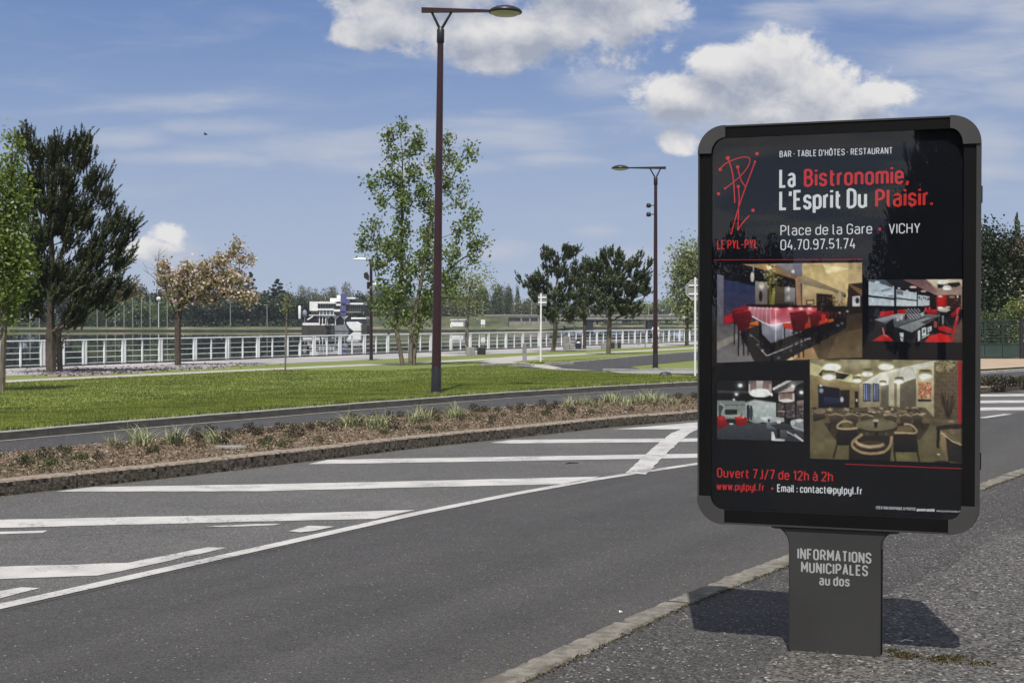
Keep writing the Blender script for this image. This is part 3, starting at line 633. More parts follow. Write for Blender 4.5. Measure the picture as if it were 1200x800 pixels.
    g['9'] = (.38, [arc(.19,.73,.19,.27,0,360,14), [(.38,.73),(.38,.25)]+arc(.19,.22,.19,.22,0,-150,7)]); g['.'] = (.02, [[(.0,0),(.0,.13)]]); g[','] = (.05, [[(.04,.12),(.04,.02),(-.02,-.14)]]); g["'"] = (.03, [[(.02,1),(.0,.74)]]); g['·'] = (.05, [[(0,.40),(0,.54)]]); g['-'] = (.24, [[(0,.42),(.24,.42)]]); g['/'] = (.32, [[(0,-.1),(.32,1.05)]]); g[':'] = (.02, [[(0,0),(0,.13)],[(0,.5),(0,.63)]])
    g['@'] = (.66, [[(.46,.5)]+arc(.33,.38,.13,.17,30,390,10)+[(.47,.22),(.58,.2),(.66,.36)]+arc(.33,.4,.33,.42,0,310,14)]); g['&'] = (.44, [[(.44,0),(.08,.7)]+arc(.19,.84,.12,.16,200,-20,7)+[(.28,.68),(.05,.42)]+arc(.18,.22,.18,.22,150,300,6)+[(.44,.42)]])
    return g
GL = glyphs()
def text(s, p0, p1, cap, c, parent, y=.0285, bold=0., wt=None):
    a, b = SP(*p0), SP(*p1); h = SP(p0[0], p0[1]-cap)[1]-a[1]; wt = wt or (.115+bold*4.)
    pos, x = [], 0.
    for ch in s:
        if ch == ' ': x += .24; continue
        gw, st = GL[ch]; pos.append((x, st)); x += gw + wt + .085
    total = x-.085-wt; L = np.linalg.norm(b-a); d = (b-a)/L; sx = (L-wt*h)/total/h; V, Fc, off = [], [], 0; hw = wt/2; n_ = 0
    segs = []
    for x0, st in pos:
        for P in st:
            P = np.array([((px_+x0)*sx*h+hw*h, py_*h) for px_, py_ in P]); P = P[np.r_[True, np.linalg.norm(np.diff(P, axis=0), axis=1) > 1e-5]]
            sg = np.diff(P, axis=0); sg /= np.linalg.norm(sg, axis=1)[:, None]; cut = [i+1 for i in range(len(sg)-1) if sg[i]@sg[i+1] < .35]   # sharp corners start a new stroke
            for i0, i1 in zip([0]+cut, cut+[len(P)-1]):
                Q = P[i0:i1+1].copy(); e = hw*h*.8
                if i0 in cut: d0 = Q[0]-Q[1]; Q[0] = Q[0]+d0/np.linalg.norm(d0)*e
                if i1 in cut: d0 = Q[-1]-Q[-2]; Q[-1] = Q[-1]+d0/np.linalg.norm(d0)*e
                segs.append([Q])
    for st in segs:
        for P in st:
            k = len(P); sg = np.diff(P, axis=0); sg /= np.linalg.norm(sg, axis=1)[:, None]
            t0 = np.r_[sg[:1], sg]; t1 = np.r_[sg, sg[-1:]]; n0 = np.c_[-t0[:, 1], t0[:, 0]]; n1 = np.c_[-t1[:, 1], t1[:, 0]]; nm = n0+n1; nm /= np.maximum((nm*n0).sum(1), .55)[:, None]*1.0
            hwv = hw*h*.94; A, B = P+nm*hwv, P-nm*hwv; yy = y-.00002*(n_ % 7); n_ += 1
            q = np.concatenate([A, B]); V.append(np.c_[a[0]+q[:, 0]*d[0], np.full(2*k, yy), a[1]+q[:, 0]*d[1]+q[:, 1]*(1-wt*.5)+hw*h*.5]); Fc += [[off+i, off+i+1, off+k+i+1, off+k+i] for i in range(k-1)]; off += 2*k
    o = mk('lettering', [(np.concatenate(V), Fc)], INK[c], parent)
    return o
TX = [("BAR · TABLE D'HÔTES · RESTAURANT", (912.5,183.6), (1045.5,179.3), 7.2, 'w', .008),
      ("La", (912,219.2), (931.5,218.2), 21.5, 'w', .012), ("Bistronomie,", (941,218), (1065,214.4), 20, 'r', .012),
      ("L'Esprit Du", (912,245.4), (1015.5,242.6), 22, 'w', .012), ("Plaisir.", (1025,242.2), (1093.5,240.2), 20.5, 'r', .012),
      ("Place de la Gare", (913.5,275.6), (1021.5,273.4), 11.8, 'w', .0), ("VICHY", (1041,273.4), (1078,272.6), 11.6, 'w', .0),
      ("04.70.97.51.74", (913.5,292.7), (1002,291), 12, 'w', .0), ("LE PYL-PYL", (839,291.6), (887,290.4), 10.2, 'r', .008),
      ("Ouvert 7J/7 de 12h à 2h", (839,559.4), (975.4,564.6), 10.8, 'r', .006), ("www.pylpyl.fr", (838.3,574), (894.6,575.8), 8.5, 'r', .008),
      ("Email : contact@pylpyl.fr", (909.7,576.6), (1009.8,580), 8.6, 'w', .008),
      ("CRÉATION GRAPHIQUE & PHOTOS", (1026,596.8), (1072.5,598.6), 3.2, 'w', .0), ("purentranché", (1074,599.3), (1095,600), 3.6, 'w', .02)]
for s, a, b, cap, c, bo in TX: text(s, a, b, cap, c, poster, bold=bo)
text("www.purentranche.fr", (1097,600), (1125.5,601.2), 2.4, 'w', poster)
for s, a, b, cap in (("INFORMATIONS", (934,654.6), (1021,660.4), 12.2), ("MUNICIPALES", (938.3,670.4), (1017,675), 12), ("au dos", (959.5,685.4), (995.5,687.2), 11.2)):
    text(s, a, b, cap, 'g', ft, y=.0105, bold=.016)
def dotm(px, py, r, c, nm='printed_dot'):
    a = SP(px, py); rr = abs(SP(px+r, py)[0]-a[0]); n = 14
    V = [[a[0]+rr*math.cos(2*math.pi*k/n), .0284, a[1]+rr*math.sin(2*math.pi*k/n)] for k in range(n)]
    return mk(nm, [(V, [list(range(n))])], INK[c], poster)
for px, py, r in ((1030.5,268,1.8), (904,572.8,1.5)): dotm(px, py, r, 'r')
def ribbon(pts, w, c, nm='printed_line', y=.0286):
    P = np.array([SP(*p) for p in pts]); w = np.broadcast_to(np.array(w, float), len(P))*.00415*.5
    tg = np.gradient(P, axis=0); tg /= np.linalg.norm(tg, axis=1)[:, None]; nn = np.c_[-tg[:, 1], tg[:, 0]]
    A, B = P+nn*w[:, None], P-nn*w[:, None]; k = len(P)
    V = np.concatenate([np.c_[A[:, 0], np.full(k, y), A[:, 1]], np.c_[B[:, 0], np.full(k, y), B[:, 1]]])
    return mk(nm, [(V, [[i, i+1, k+i+1, k+i] for i in range(k-1)])], INK[c], poster)
ribbon([(835,304.3), (1010,303.6)], .8, 'r2'); ribbon([(990,544.2), (1128,549.6)], .9, 'r2')
ribbon([(1124.8,422.8), (1124.8,497)], 4.2, 'r2')
def spl(pts, n=8):
    P = np.array(pts, float); P = np.r_[[2*P[0]-P[1]], P, [2*P[-1]-P[-2]]]; o = []
    for i in range(1, len(P)-2):
        for k in range(n):
            t = k/n; o.append(.5*((2*P[i])+(-P[i-1]+P[i+1])*t+(2*P[i-1]-5*P[i]+4*P[i+1]-P[i+2])*t*t+(-P[i-1]+3*P[i]-3*P[i+1]+P[i+2])*t**3))
    return o+[P[-2]]
LG = lambda x, y: (830+x/6.157, 170+y/6.157)
for pts, w in (([(75,172),(110,135),(180,100),(250,82),(292,95),(280,150),(230,215),(160,275),(112,312)], 1.1), ([(133,92),(155,150),(172,230),(180,330),(184,415)], 1.3),
               ([(205,155),(215,200),(232,255),(262,297)], 1.2), ([(331,115),(300,200),(255,320),(205,470),(158,638)], 1.3), ([(209,295),(216,370),(212,450),(208,608)], 1.2), ([(208,608),(240,560),(288,506)], 1.3)):
    ribbon(spl([LG(*p) for p in pts]), w, 'r', 'logo_stroke')
for x, y, r in ((133,90,2.4), (78,172,2.), (345,58,2.), (66,348,1.9), (316,468,2.), (205,155,2.), (209,296,1.9), (330,117,1.5), (114,310,1.3), (158,636,1.3), (208,606,1.3)):
    dotm(*LG(x, y), r, 'r', 'logo_dot')

# the four printed interior photographs: flat print, one coloured mesh grid each
class Can:
    def __init__(s, w, h, sc, bgc): s.w, s.h, s.k = int(w*sc), int(h*sc), sc; s.a = np.ones((s.h, s.w, 3))*np.array(bgc, float)
    def _bb(s, x0, y0, x1, y1):
        return max(0, int(x0)-1), max(0, int(y0)-1), min(s.w, int(x1)+2), min(s.h, int(y1)+2)
    def poly(s, pts, c, c2=None, al=1., horiz=False, nz=0.):
        P = np.array(pts, float)*s.k; x0, y0, x1, y1 = s._bb(*P.min(0), *P.max(0))
        if x1 <= x0 or y1 <= y0: return
        X_, Y_ = np.meshgrid(np.arange(x0, x1)+.5, np.arange(y0, y1)+.5); ins = np.zeros(X_.shape, bool); n = len(P)
        for i in range(n):
            xa, ya = P[i]; xb, yb = P[(i+1) % n]
            if ya == yb: continue
            ins ^= ((ya > Y_) != (yb > Y_)) & (X_ < (xb-xa)*(Y_-ya)/(yb-ya)+xa)
        f = ((X_-P[:, 0].min())/max(1, np.ptp(P[:, 0])) if horiz else (Y_-P[:, 1].min())/max(1, np.ptp(P[:, 1])))[..., None]
        col = np.array(c, float)*(1-f)+np.array(c2 if c2 is not None else c, float)*f
        if nz: col = col*(1+R_.normal(0, nz, X_.shape)[..., None])
        sub = s.a[y0:y1, x0:x1]; sub[ins] = sub[ins]*(1-al)+col[ins]*al
    def ell(s, cx, cy, rx, ry, c, al=1., soft=.08, add=False):
        cx, cy, rx, ry = cx*s.k, cy*s.k, rx*s.k, ry*s.k; x0, y0, x1, y1 = s._bb(cx-rx, cy-ry, cx+rx, cy+ry)
        if x1 <= x0 or y1 <= y0: return
        X_, Y_ = np.meshgrid(np.arange(x0, x1)+.5, np.arange(y0, y1)+.5)
        d = np.sqrt(((X_-cx)/rx)**2+((Y_-cy)/ry)**2); w = (np.clip((1-d)/soft, 0, 1)*al)[..., None]
        sub = s.a[y0:y1, x0:x1]; sub[:] = sub+np.array(c, float)*w if add else sub*(1-w)+np.array(c, float)*w
    def glow(s, cx, cy, r, c, al=1.): s.ell(cx, cy, r, r, c, al, 1., True)
    def line(s, pts, w, c, al=1.):
        P = np.array(pts, float)
        for a, b in zip(P[:-1], P[1:]):
            d = b-a; L = max(1e-6, np.hypot(*d)); n = np.array([-d[1], d[0]])/L*w/2
            s.poly([a+n, b+n, b-n, a-n], c, al=al)
def rnd(a, b): return random.uniform(a, b)
def photo1():
    c = Can(1108, 800, .5, (26, 22, 22))
    c.poly([(20,40),(400,40),(400,360),(20,360)], (12,12,20)); c.poly([(24,130),(74,140),(74,500),(24,510)], (118,118,132), (92,90,100))
    c.poly([(76,165),(300,215),(300,360),(76,410)], (52,62,105), (74,72,98))
    for k in range(17): y = 172+k*14; c.line([(76,y),(300,y+8-k*.2+20*(1-k/17))], 4, (20,22,38))
    c.poly([(76,400),(260,350),(260,420),(76,500)], (150,28,42), (190,30,48)); c.poly([(76,400),(150,380),(150,400),(76,440)], (70,60,80))
    c.poly([(200,55),(680,50),(680,150),(590,168),(440,120)], (178,142,98), (120,92,66)); c.poly([(430,48),(690,46),(690,140),(560,140)], (128,128,140), (96,94,108))
    c.poly([(440,48),(560,48),(600,150),(560,140)], (150,146,148), (105,96,92))
    for _ in range(95): c.ell(rnd(30,380), rnd(62,180)*.9+5, rnd(2,4.5), rnd(2,4.5), (235,232,225), rnd(.5,1), .8)
    c.poly([(640,48),(1076,46),(1076,360),(640,360)], (206,182,126), (196,172,120)); c.poly([(700,50),(980,48),(970,300),(780,200),(700,150)], (214,190,134), (222,198,146))
    c.poly([(780,60),(1000,90),(790,130)], (236,218,170)); c.poly([(700,60),(790,60),(860,210),(720,150)], (180,156,104), (228,206,150))
    c.poly([(975,48),(1076,46),(1076,190),(980,200)], (180,158,112), (206,184,138)); c.poly([(976,200),(1076,190),(1076,420),(960,420)], (52,38,30), (34,26,22)); c.poly([(980,200),(1075,240),(1075,290),(980,210)], (120,90,60))
    c.poly([(1004,290),(1060,285),(1060,362),(1004,362)], (210,214,218)); c.ell(1040,320,14,22,(40,40,46))
    c.poly([(625,150),(660,140),(960,270),(958,300),(850,250),(660,205),(628,195)], (168,152,120), (110,98,78)); c.poly([(660,205),(950,300),(950,360),(640,360),(640,230)], (206,184,140), (168,144,104))
    c.poly([(590,160),(628,150),(636,360),(600,360)], (170,132,104), (150,116,92), horiz=True)
    c.poly([(440,170),(590,175),(590,350),(440,350)], (26,22,26)); c.poly([(435,215),(520,222),(520,345),(435,345)], (96,84,66), (70,60,50))
    for k in range(9): c.line([(436,225+k*13),(518,230+k*13)], 3, (50,44,38))
    c.poly([(515,222),(590,228),(590,350),(515,345)], (150,150,152), (118,114,114)); c.ell(542,235,16,26,(240,236,220),.9,.6); c.ell(542,300,18,26,(220,214,196),.7,.8)
    for _ in range(16): c.ell(rnd(440,650), rnd(180,220), 3.5, 3.5, (220,215,200), .9, .7)
    c.poly([(300,180),(390,185),(390,350),(300,350)], (150,142,138), (104,96,92)); c.ell(348,215,26,34,(240,236,226),.9,.6); c.ell(340,290,14,40,(30,28,30)); c.poly([(285,60),(292,60),(292,110),(285,110)], (160,160,160))
    c.ell(280,150,14,38,(214,206,196)); c.ell(400,82,24,22,(250,240,214),1,.5); c.ell(575,110,16,18,(250,240,220),1,.6); c.glow(400,82,60,(70,55,30))
    c.poly([(393,120),(410,120),(425,350),(400,350)], (84,74,38), (110,98,50)); c.poly([(425,230),(445,230),(440,350),(415,350)], (150,150,70), (128,120,52))
    for _ in range(130): c.ell(420+random.gauss(0,32), 150+random.gauss(0,38), rnd(4,13), rnd(4,10), random.choice([(150,146,84),(196,190,140),(92,92,46),(60,58,34)]), .9, .5)
    c.poly([(745,268),(862,278),(862,360),(745,360)], (38,30,28), (24,20,20))
    for _ in range(60): c.ell(rnd(745,960), rnd(285,360), rnd(4,9), rnd(4,11), random.choice([(20,18,18),(150,132,104),(96,74,52),(56,42,34)]), .9, .4)
    c.ell(912,290,14,42,(180,168,140)); c.poly([(668,315),(730,315),(730,350),(668,350)], (96,76,50), (60,46,34)); c.poly([(676,325),(722,325),(722,345),(676,345)], (196,176,130))
    for k in range(8): c.poly([(515+k*9,330),(520+k*9,330),(520+k*9,352),(515+k*9,352)], (30,26,28))
    # floor
    c.poly([(22,500),(360,440),(960,420),(1078,410),(1078,772),(22,772)], (58,50,46), (78,68,60)); c.poly([(22,505),(160,480),(330,772),(22,772)], (94,92,94), (120,118,118), nz=.06)
    c.poly([(22,620),(170,560),(185,590),(22,680)], (140,134,126), nz=.05); c.poly([(560,640),(1078,430),(1078,772),(600,772)], (58,46,34), (96,80,58), nz=.08)
    c.poly([(600,690),(720,660),(760,740),(700,772),(500,772)], (176,140,98), (150,120,86)); c.poly([(500,772),(590,715),(605,725),(530,772)], (225,205,160))
    c.poly([(900,560),(1078,520),(1078,735),(820,735)], (88,74,54), (108,92,66), nz=.07)
    c.poly([(190,560),(360,470),(780,480),(960,430),(960,520),(480,772),(300,772)], (18,16,18), (26,24,28))
    # bar
    c.poly([(236,352),(250,346),(756,356),(756,376),(420,376),(240,366)], (44,16,18), (30,12,14))
    c.poly([(250,362),(416,374),(416,500),(250,418)], (196,130,142), (172,90,104)); c.poly([(416,374),(752,370),(742,400),(560,470),(416,502)], (178,66,80), (206,128,138))
    for k in range(6): x = 262+k*30; c.line([(x,366),(x,430+k*14)], 4, (228,190,198)); c.ell(x+8,376,12,9,(255,235,235),.9,.9)
    for x, y in ((452,380),(554,378),(632,378),(694,378)): c.ell(x,y,26,14,(255,236,232),1,1.); c.glow(x,y+12,44,(70,40,40))
    c.poly([(346,470),(416,500),(416,630),(350,560)], (150,150,160), (110,112,124)); c.poly([(416,502),(560,470),(640,520),(640,545),(416,628)], (158,160,172), (102,104,116))
    for x in (450,504,560,610): c.line([(x,376 if x < 500 else 480),(x,620-(x-450)*.45)], 5, (226,226,232))
    c.line([(250,420),(350,474),(416,502),(470,490),(560,476)], 8, (250,236,240)); c.glow(450,495,50,(120,110,115))
    c.poly([(760,400),(950,390),(965,440),(800,500),(690,520)], (34,20,24), (16,12,16))
    for k in range(6): x = 790+k*30; c.poly([(x,405),(x+12,404),(x+12,440),(x,446)], (84,50,46), (50,30,30))
    for x, y in ((912,408),(968,398)): c.ell(x,y,14,10,(255,240,220),1,.9)
    c.line([(560,556),(840,480),(960,440)], 7, (24,18,20))
    # footrail with highlights
    c.line([(330,660),(385,720),(560,650),(700,590)], 6, (210,214,222)); c.line([(260,560),(330,620),(350,690)], 4, (140,142,150)); c.line([(560,640),(640,600),(720,590)], 4, (150,152,160))
    for x, y in ((270,575),(320,640),(355,680),(470,735),(560,680),(640,640),(700,600),(740,560),(900,500),(930,485)): c.ell(x,y,rnd(12,24),rnd(8,16),(196,200,210),.6,.9)
    for _ in range(50): x = rnd(520,960); c.line([(x, 640-(x-520)*.32),(x+rnd(-20,20), 700-(x-520)*.32)], 3, (60,60,66), .7)
    # stools
    def stool(x, y, k, seat=(214,108,48), fl=1):
        bk = [(x-60*k*fl, y-60*k),(x+50*k*fl, y-75*k),(x+66*k*fl, y-40*k),(x+36*k*fl, y+70*k),(x-36*k*fl, y+68*k)]
        for dx_ in (-30, 34, 4): c.line([(x+dx_*k, y+60*k),(x+(dx_*1.1)*k, y+250*k)], 10*k, (16,12,16))
        c.poly([(x-20*k*fl,y+30*k),(x+110*k*fl,y-2*k),(x+116*k*fl,y+30*k),(x+20*k*fl,y+62*k)], seat, (150,60,34)); c.poly(bk, (104,26,34), (66,16,24)); c.line([bk[0], bk[1], bk[2]], 4*k, (196,50,56))
    for x, y, k in ((800,450,.62),(740,450,.75)): stool(x, y, k)
    c.poly([(690,410),(716,410),(712,480),(684,490)], (230,120,50), (190,70,40)); c.poly([(780,420),(812,420),(806,470),(778,486)], (224,50,50), (150,30,40))
    stool(176, 440, .8, (190,60,50)); stool(212, 468, 1., (228,128,58)); 
    c.poly([(500,485),(570,480),(575,530),(505,520)], (220,74,54), (180,50,44)); c.line([(510,515),(512,600)], 10, (16,12,16)); stool(612, 470, 1.05, (200,60,50)); stool(730, 460, .7, (200,60,50))
    c.line([(230,500),(338,505)], 6, (40,20,20)); c.line([(336,500),(338,720)], 11, (18,14,18))
    return c
def photo2():
    c = Can(1129, 800, .5, (14, 14, 18))
    c.poly([(440,66),(1105,66),(1105,240),(810,240)], (150,122,116), (170,146,132)); c.poly([(440,66),(700,66),(830,200),(812,236)], (112,84,84), (138,112,108))
    c.poly([(700,66),(1105,66),(1105,140),(830,170)], (224,212,184), (196,180,152)); c.poly([(830,120),(1070,95),(1090,130),(1040,150),(830,165)], (40,38,34), (24,22,24)); c.poly([(900,60),(1100,66),(1100,96),(1060,90)], (206,196,170))
    c.ell(890,98,70,26,(238,236,224)); c.ell(935,160,52,30,(226,222,206)); c.ell(935,175,50,14,(250,248,240))
    c.poly([(66,80),(330,80),(350,100),(350,362),(66,356)], (176,190,200), (196,208,214)); c.poly([(170,66),(440,66),(740,230),(740,245),(600,200),(370,150)], (36,36,44), (28,28,34)); c.poly([(66,66),(240,66),(340,140),(330,156),(190,110),(66,90)], (92,100,110), (60,66,74))
    c.ell(165,96,30,12,(210,216,220)); c.poly([(200,190),(330,160),(330,172),(215,208)], (116,130,140)); c.poly([(270,246),(340,240),(345,264),(285,258)], (132,144,152)); c.line([(66,252),(350,284)], 20, (16,18,22)); c.poly([(352,140),(374,140),(374,365),(352,365)], (16,16,20))
    c.poly([(374,180),(600,215),(600,366),(374,362)], (190,202,210), (206,214,218)); c.poly([(380,190),(450,200),(450,240),(380,230)], (100,112,122)); c.line([(374,275),(745,320)], 14, (18,20,24)); c.poly([(612,236),(742,256),(742,356),(612,362)], (186,196,204), (198,206,210))
    for k in range(12): c.ell(rnd(620,735), rnd(262,300), rnd(5,10), rnd(12,22), (44,52,60), .9, .4)
    for x, y in ((404,166),(494,192),(600,215)): c.ell(x,y,22,12,(222,226,228),1,.6)
    c.ell(560,153,42,12,(230,190,180)); c.ell(676,198,34,11,(214,176,166)); c.poly([(600,200),(612,200),(612,390),(600,390)], (18,18,22))
    c.poly([(745,235),(820,240),(820,390),(745,390)], (30,20,22)); c.poly([(818,240),(936,238),(936,400),(818,400)], (150,34,30), (120,26,26)); c.poly([(830,265),(912,250),(912,366),(830,368)], (206,34,34), (176,28,30))
    c.poly([(940,250),(1095,240),(1095,390),(940,390)], (64,34,32), (44,26,26)); c.ell(990,262,36,12,(150,140,120)); c.ell(1053,258,10,24,(250,246,232),1,.4); c.ell(860,254,34,14,(240,226,214),1,.5)
    for _ in range(30): c.ell(rnd(945,1090), rnd(280,385), rnd(4,14), rnd(4,9), random.choice([(96,60,54),(30,18,20),(130,110,96)]), .8, .5)
    c.poly([(1090,240),(1110,240),(1110,460),(1090,460)], (150,130,110), (116,96,80)); c.poly([(66,362),(820,366),(820,420),(66,440)], (14,15,20)); c.poly([(66,400),(1110,400),(1110,768),(66,768)], (20,20,26), (26,25,30))
    for p in ([(190,424),(345,414),(350,470),(190,482)], [(385,405),(480,395),(485,450),(390,455)], [(690,395),(820,400),(830,450),(720,452)]): c.poly(p, (196,34,38), (150,24,30))
    for x, y in ((702,388),(742,384)): c.ell(x,y,12,14,(222,60,60))
    c.poly([(820,400),(900,376),(980,400),(930,430),(860,425)], (222,216,204), (170,160,150)); c.ell(860,382,34,12,(240,238,230)); c.ell(945,374,28,9,(224,218,206)); c.poly([(880,470),(900,470),(896,570),(884,570)], (150,150,150))
    c.poly([(125,512),(470,440),(875,460),(545,655)], (110,114,118), (70,74,80)); c.poly([(125,512),(400,445),(500,455),(230,540)], (168,170,172), (120,124,128)); c.poly([(395,592),(700,488),(800,500),(545,655)], (150,156,154), (124,130,128)); c.line([(395,590),(700,480)], 8, (34,34,38)); c.poly([(125,512),(545,655),(545,672),(125,526)], (22,22,28)); c.poly([(545,655),(875,460),(878,472),(548,674)], (16,16,20)); c.poly([(640,540),(875,460),(800,500),(690,560)], (90,74,66), (70,56,50))
    for i in range(9):
        for j in range(7): c.ell(490+i*18-j*2, 398+j*17, 8, 9, (208,210,214) if (i+j) % 2 else (60,62,70), .95, .4)
    for _ in range(20): c.ell(rnd(375,445), rnd(470,525), rnd(6,18), rnd(4,10), (222,224,226), .8, .6)
    c.poly([(470,450),(492,450),(498,510),(468,512)], (60,24,30)); c.poly([(640,440),(672,430),(690,470),(650,480)], (184,188,192)); c.line([(695,400),(680,440)], 6, (226,220,220))
    c.poly([(60,700),(340,500),(360,768),(66,768)], (18,18,24)); c.poly([(100,750),(215,680),(290,690),(350,750)], (206,34,36), (160,24,28)); c.line([(225,600),(240,680),(280,700)], 16, (200,110,110))
    c.poly([(410,660),(455,655),(450,755),(425,750)], (196,204,206)); c.line([(420,700),(450,720)], 8, (20,20,24)); c.poly([(612,640),(640,625),(640,740),(615,755)], (214,220,222)); c.poly([(655,610),(705,595),(705,680),(660,700)], (222,226,226)); c.poly([(668,625),(695,615),(695,655),(668,668)], (96,100,106)); c.poly([(720,600),(765,580),(765,630),(722,660)], (206,212,214)); c.line([(735,605),(745,640)], 8, (30,30,34)); c.line([(655,720),(740,670)], 12, (206,212,212))
    c.poly([(845,590),(900,580),(990,610),(985,660),(960,665),(840,625)], (214,36,36), (160,26,28)); c.poly([(740,690),(860,660),(970,690),(965,765),(690,762)], (196,30,32), (214,36,36)); c.poly([(960,765),(1040,470),(1062,470),(1052,560),(985,765)], (214,60,56), (190,34,36)); c.poly([(1000,600),(1055,480),(1052,600),(1000,765),(966,765)], (150,24,28), (178,28,30))
    c.poly([(970,460),(1050,380),(1085,380),(1070,440),(1000,490)], (170,28,32), (120,22,26)); c.line([(1050,460),(1050,400),(1080,378)], 8, (226,110,106)); c.poly([(790,520),(825,540),(822,600),(790,600)], (160,80,76)); c.poly([(1010,660),(1110,480),(1110,768),(1010,768)], (112,84,70), (84,66,58))
    return c
def photo3():
    c = Can(1100, 800, .5, (20, 21, 23))
    c.poly([(40,60),(1060,60),(1060,290),(40,290)], (22,22,24), (16,16,19)); c.poly([(40,175),(420,180),(420,215),(40,205)], (58,60,62)); c.poly([(690,150),(860,60),(925,60),(700,178)], (212,208,200), (230,226,218)); c.poly([(700,190),(930,60),(1060,60),(1060,80),(760,215)], (88,88,88), (60,60,62)); c.poly([(760,205),(900,130),(960,125),(940,190)], (150,130,122), (200,186,176))
    for x, y, r in ((312,117,34),(268,222,24),(238,286,16),(930,128,30),(1030,200,32)): c.glow(x,y,r*2.2,(90,92,92)); c.ell(x,y,r,r*.8,(250,250,246),1,.5)
    c.poly([(40,290),(375,300),(375,480),(40,490)], (120,128,124), (150,156,150)); c.poly([(60,350),(140,360),(90,480),(60,480)], (60,70,70)); c.line([(70,320),(130,370),(90,460)], 14, (170,176,170)); c.poly([(155,400),(280,400),(280,458),(160,462)], (28,40,40)); c.ell(150,430,20,34,(28,40,40)); c.poly([(130,340),(375,340),(375,355),(130,352)], (90,96,94)); c.poly([(130,465),(380,470),(380,510),(130,510)], (176,180,172), (130,134,130))
    c.poly([(375,320),(480,290),(480,560),(375,520)], (176,184,180), (140,148,146)); c.poly([(480,285),(735,322),(735,490),(620,500),(560,555),(480,562)], (196,204,200), (156,166,164)); c.poly([(370,315),(480,278),(745,318),(735,326),(480,292),(380,326)], (120,120,116)); c.poly([(390,350),(418,345),(418,545),(392,500)], (26,30,34)); c.ell(440,440,20,92,(30,34,38)); c.ell(438,440,11,74,(70,76,80))
    c.poly([(745,320),(1060,300),(1060,500),(745,500)], (66,56,58), (84,76,76))
    for _ in range(90): c.ell(rnd(750,1055), rnd(345,490), rnd(6,22), rnd(4,12), random.choice([(150,122,116),(44,38,42),(196,178,170),(96,84,84),(30,28,32)]), .7, .6)
    for x in (745,840,965): c.poly([(x-8,300),(x+8,300),(x+8,500),(x-8,500)], (20,20,24))
    c.poly([(980,300),(1060,290),(1060,350),(980,350)], (170,140,134), (120,100,98)); c.line([(750,420),(840,425)], 12, (176,160,154))
    c.poly([(412,60),(682,60),(682,205),(412,200)], (112,92,88), (150,128,120), nz=.05); c.poly([(500,60),(580,60),(575,160),(505,160)], (200,196,192), (176,168,160)); c.ell(548,206,136,54,(236,236,228)); c.ell(548,200,120,44,(244,244,238)); c.poly([(412,100),(430,100),(430,220),(412,205)], (214,210,204)); c.ell(682,226,14,20,(240,240,232)); c.poly([(650,100),(682,90),(682,210),(650,190)], (176,160,150))
    c.poly([(762,212),(950,205),(950,300),(762,300)], (130,106,104), (156,130,124)); c.ell(856,296,94,20,(234,230,222)); c.poly([(925,210),(950,210),(950,300),(925,300)], (214,206,200)); c.poly([(762,240),(776,240),(776,300),(762,300)], (206,198,192))
    c.poly([(40,580),(400,560),(630,560),(1060,600),(1060,775),(40,750)], (66,72,78), (46,50,56), nz=.06)
    for p in ([(42,480),(130,478),(165,560),(150,610),(42,630)], [(248,490),(330,478),(400,500),(395,570),(300,600),(262,575)]): c.poly(p, (168,30,34), (110,18,24))
    c.ell(96,505,40,20,(190,40,44)); c.ell(310,496,44,14,(200,52,54)); c.ell(345,492,14,9,(236,180,170)); c.poly([(168,510),(250,512),(240,575),(185,575)], (26,30,32)); c.ell(208,568,28,10,(206,208,206)); c.poly([(320,450),(330,450),(332,480),(318,480)], (160,60,60))
    c.poly([(550,490),(640,480),(825,500),(832,545),(640,555),(560,545)], (196,202,204), (168,174,176)); c.ell(590,505,36,18,(220,224,224)); c.ell(650,530,14,22,(30,32,36)); c.ell(765,545,26,24,(232,234,234)); c.poly([(620,555),(745,560),(745,635),(625,625)], (112,122,132), (84,92,102)); c.poly([(660,580),(840,560),(1000,630),(850,640),(740,630)], (62,62,66), (40,40,44)); c.poly([(745,630),(780,630),(780,740),(745,740)], (20,20,24)); c.poly([(780,640),(860,645),(860,740),(780,740)], (90,94,98), (60,64,68))
    c.poly([(905,540),(950,515),(1055,515),(1058,660),(960,640),(905,590)], (150,156,158), (120,126,128)); c.ell(1010,530,46,22,(206,208,206)); c.ell(930,555,26,34,(190,194,192)); c.line([(920,600),(1055,640),(1055,660)], 10, (206,206,200))
    c.poly([(680,660),(705,664),(735,770),(680,768)], (222,224,222)); c.poly([(740,742),(840,750),(830,775),(700,772)], (200,202,200)); c.line([(860,660),(930,700),(1050,775)], 14, (196,196,192)); c.poly([(890,680),(1000,750),(1000,775),(880,775)], (50,54,58)); c.line([(950,690),(1055,772)], 16, (214,214,210))
    return c
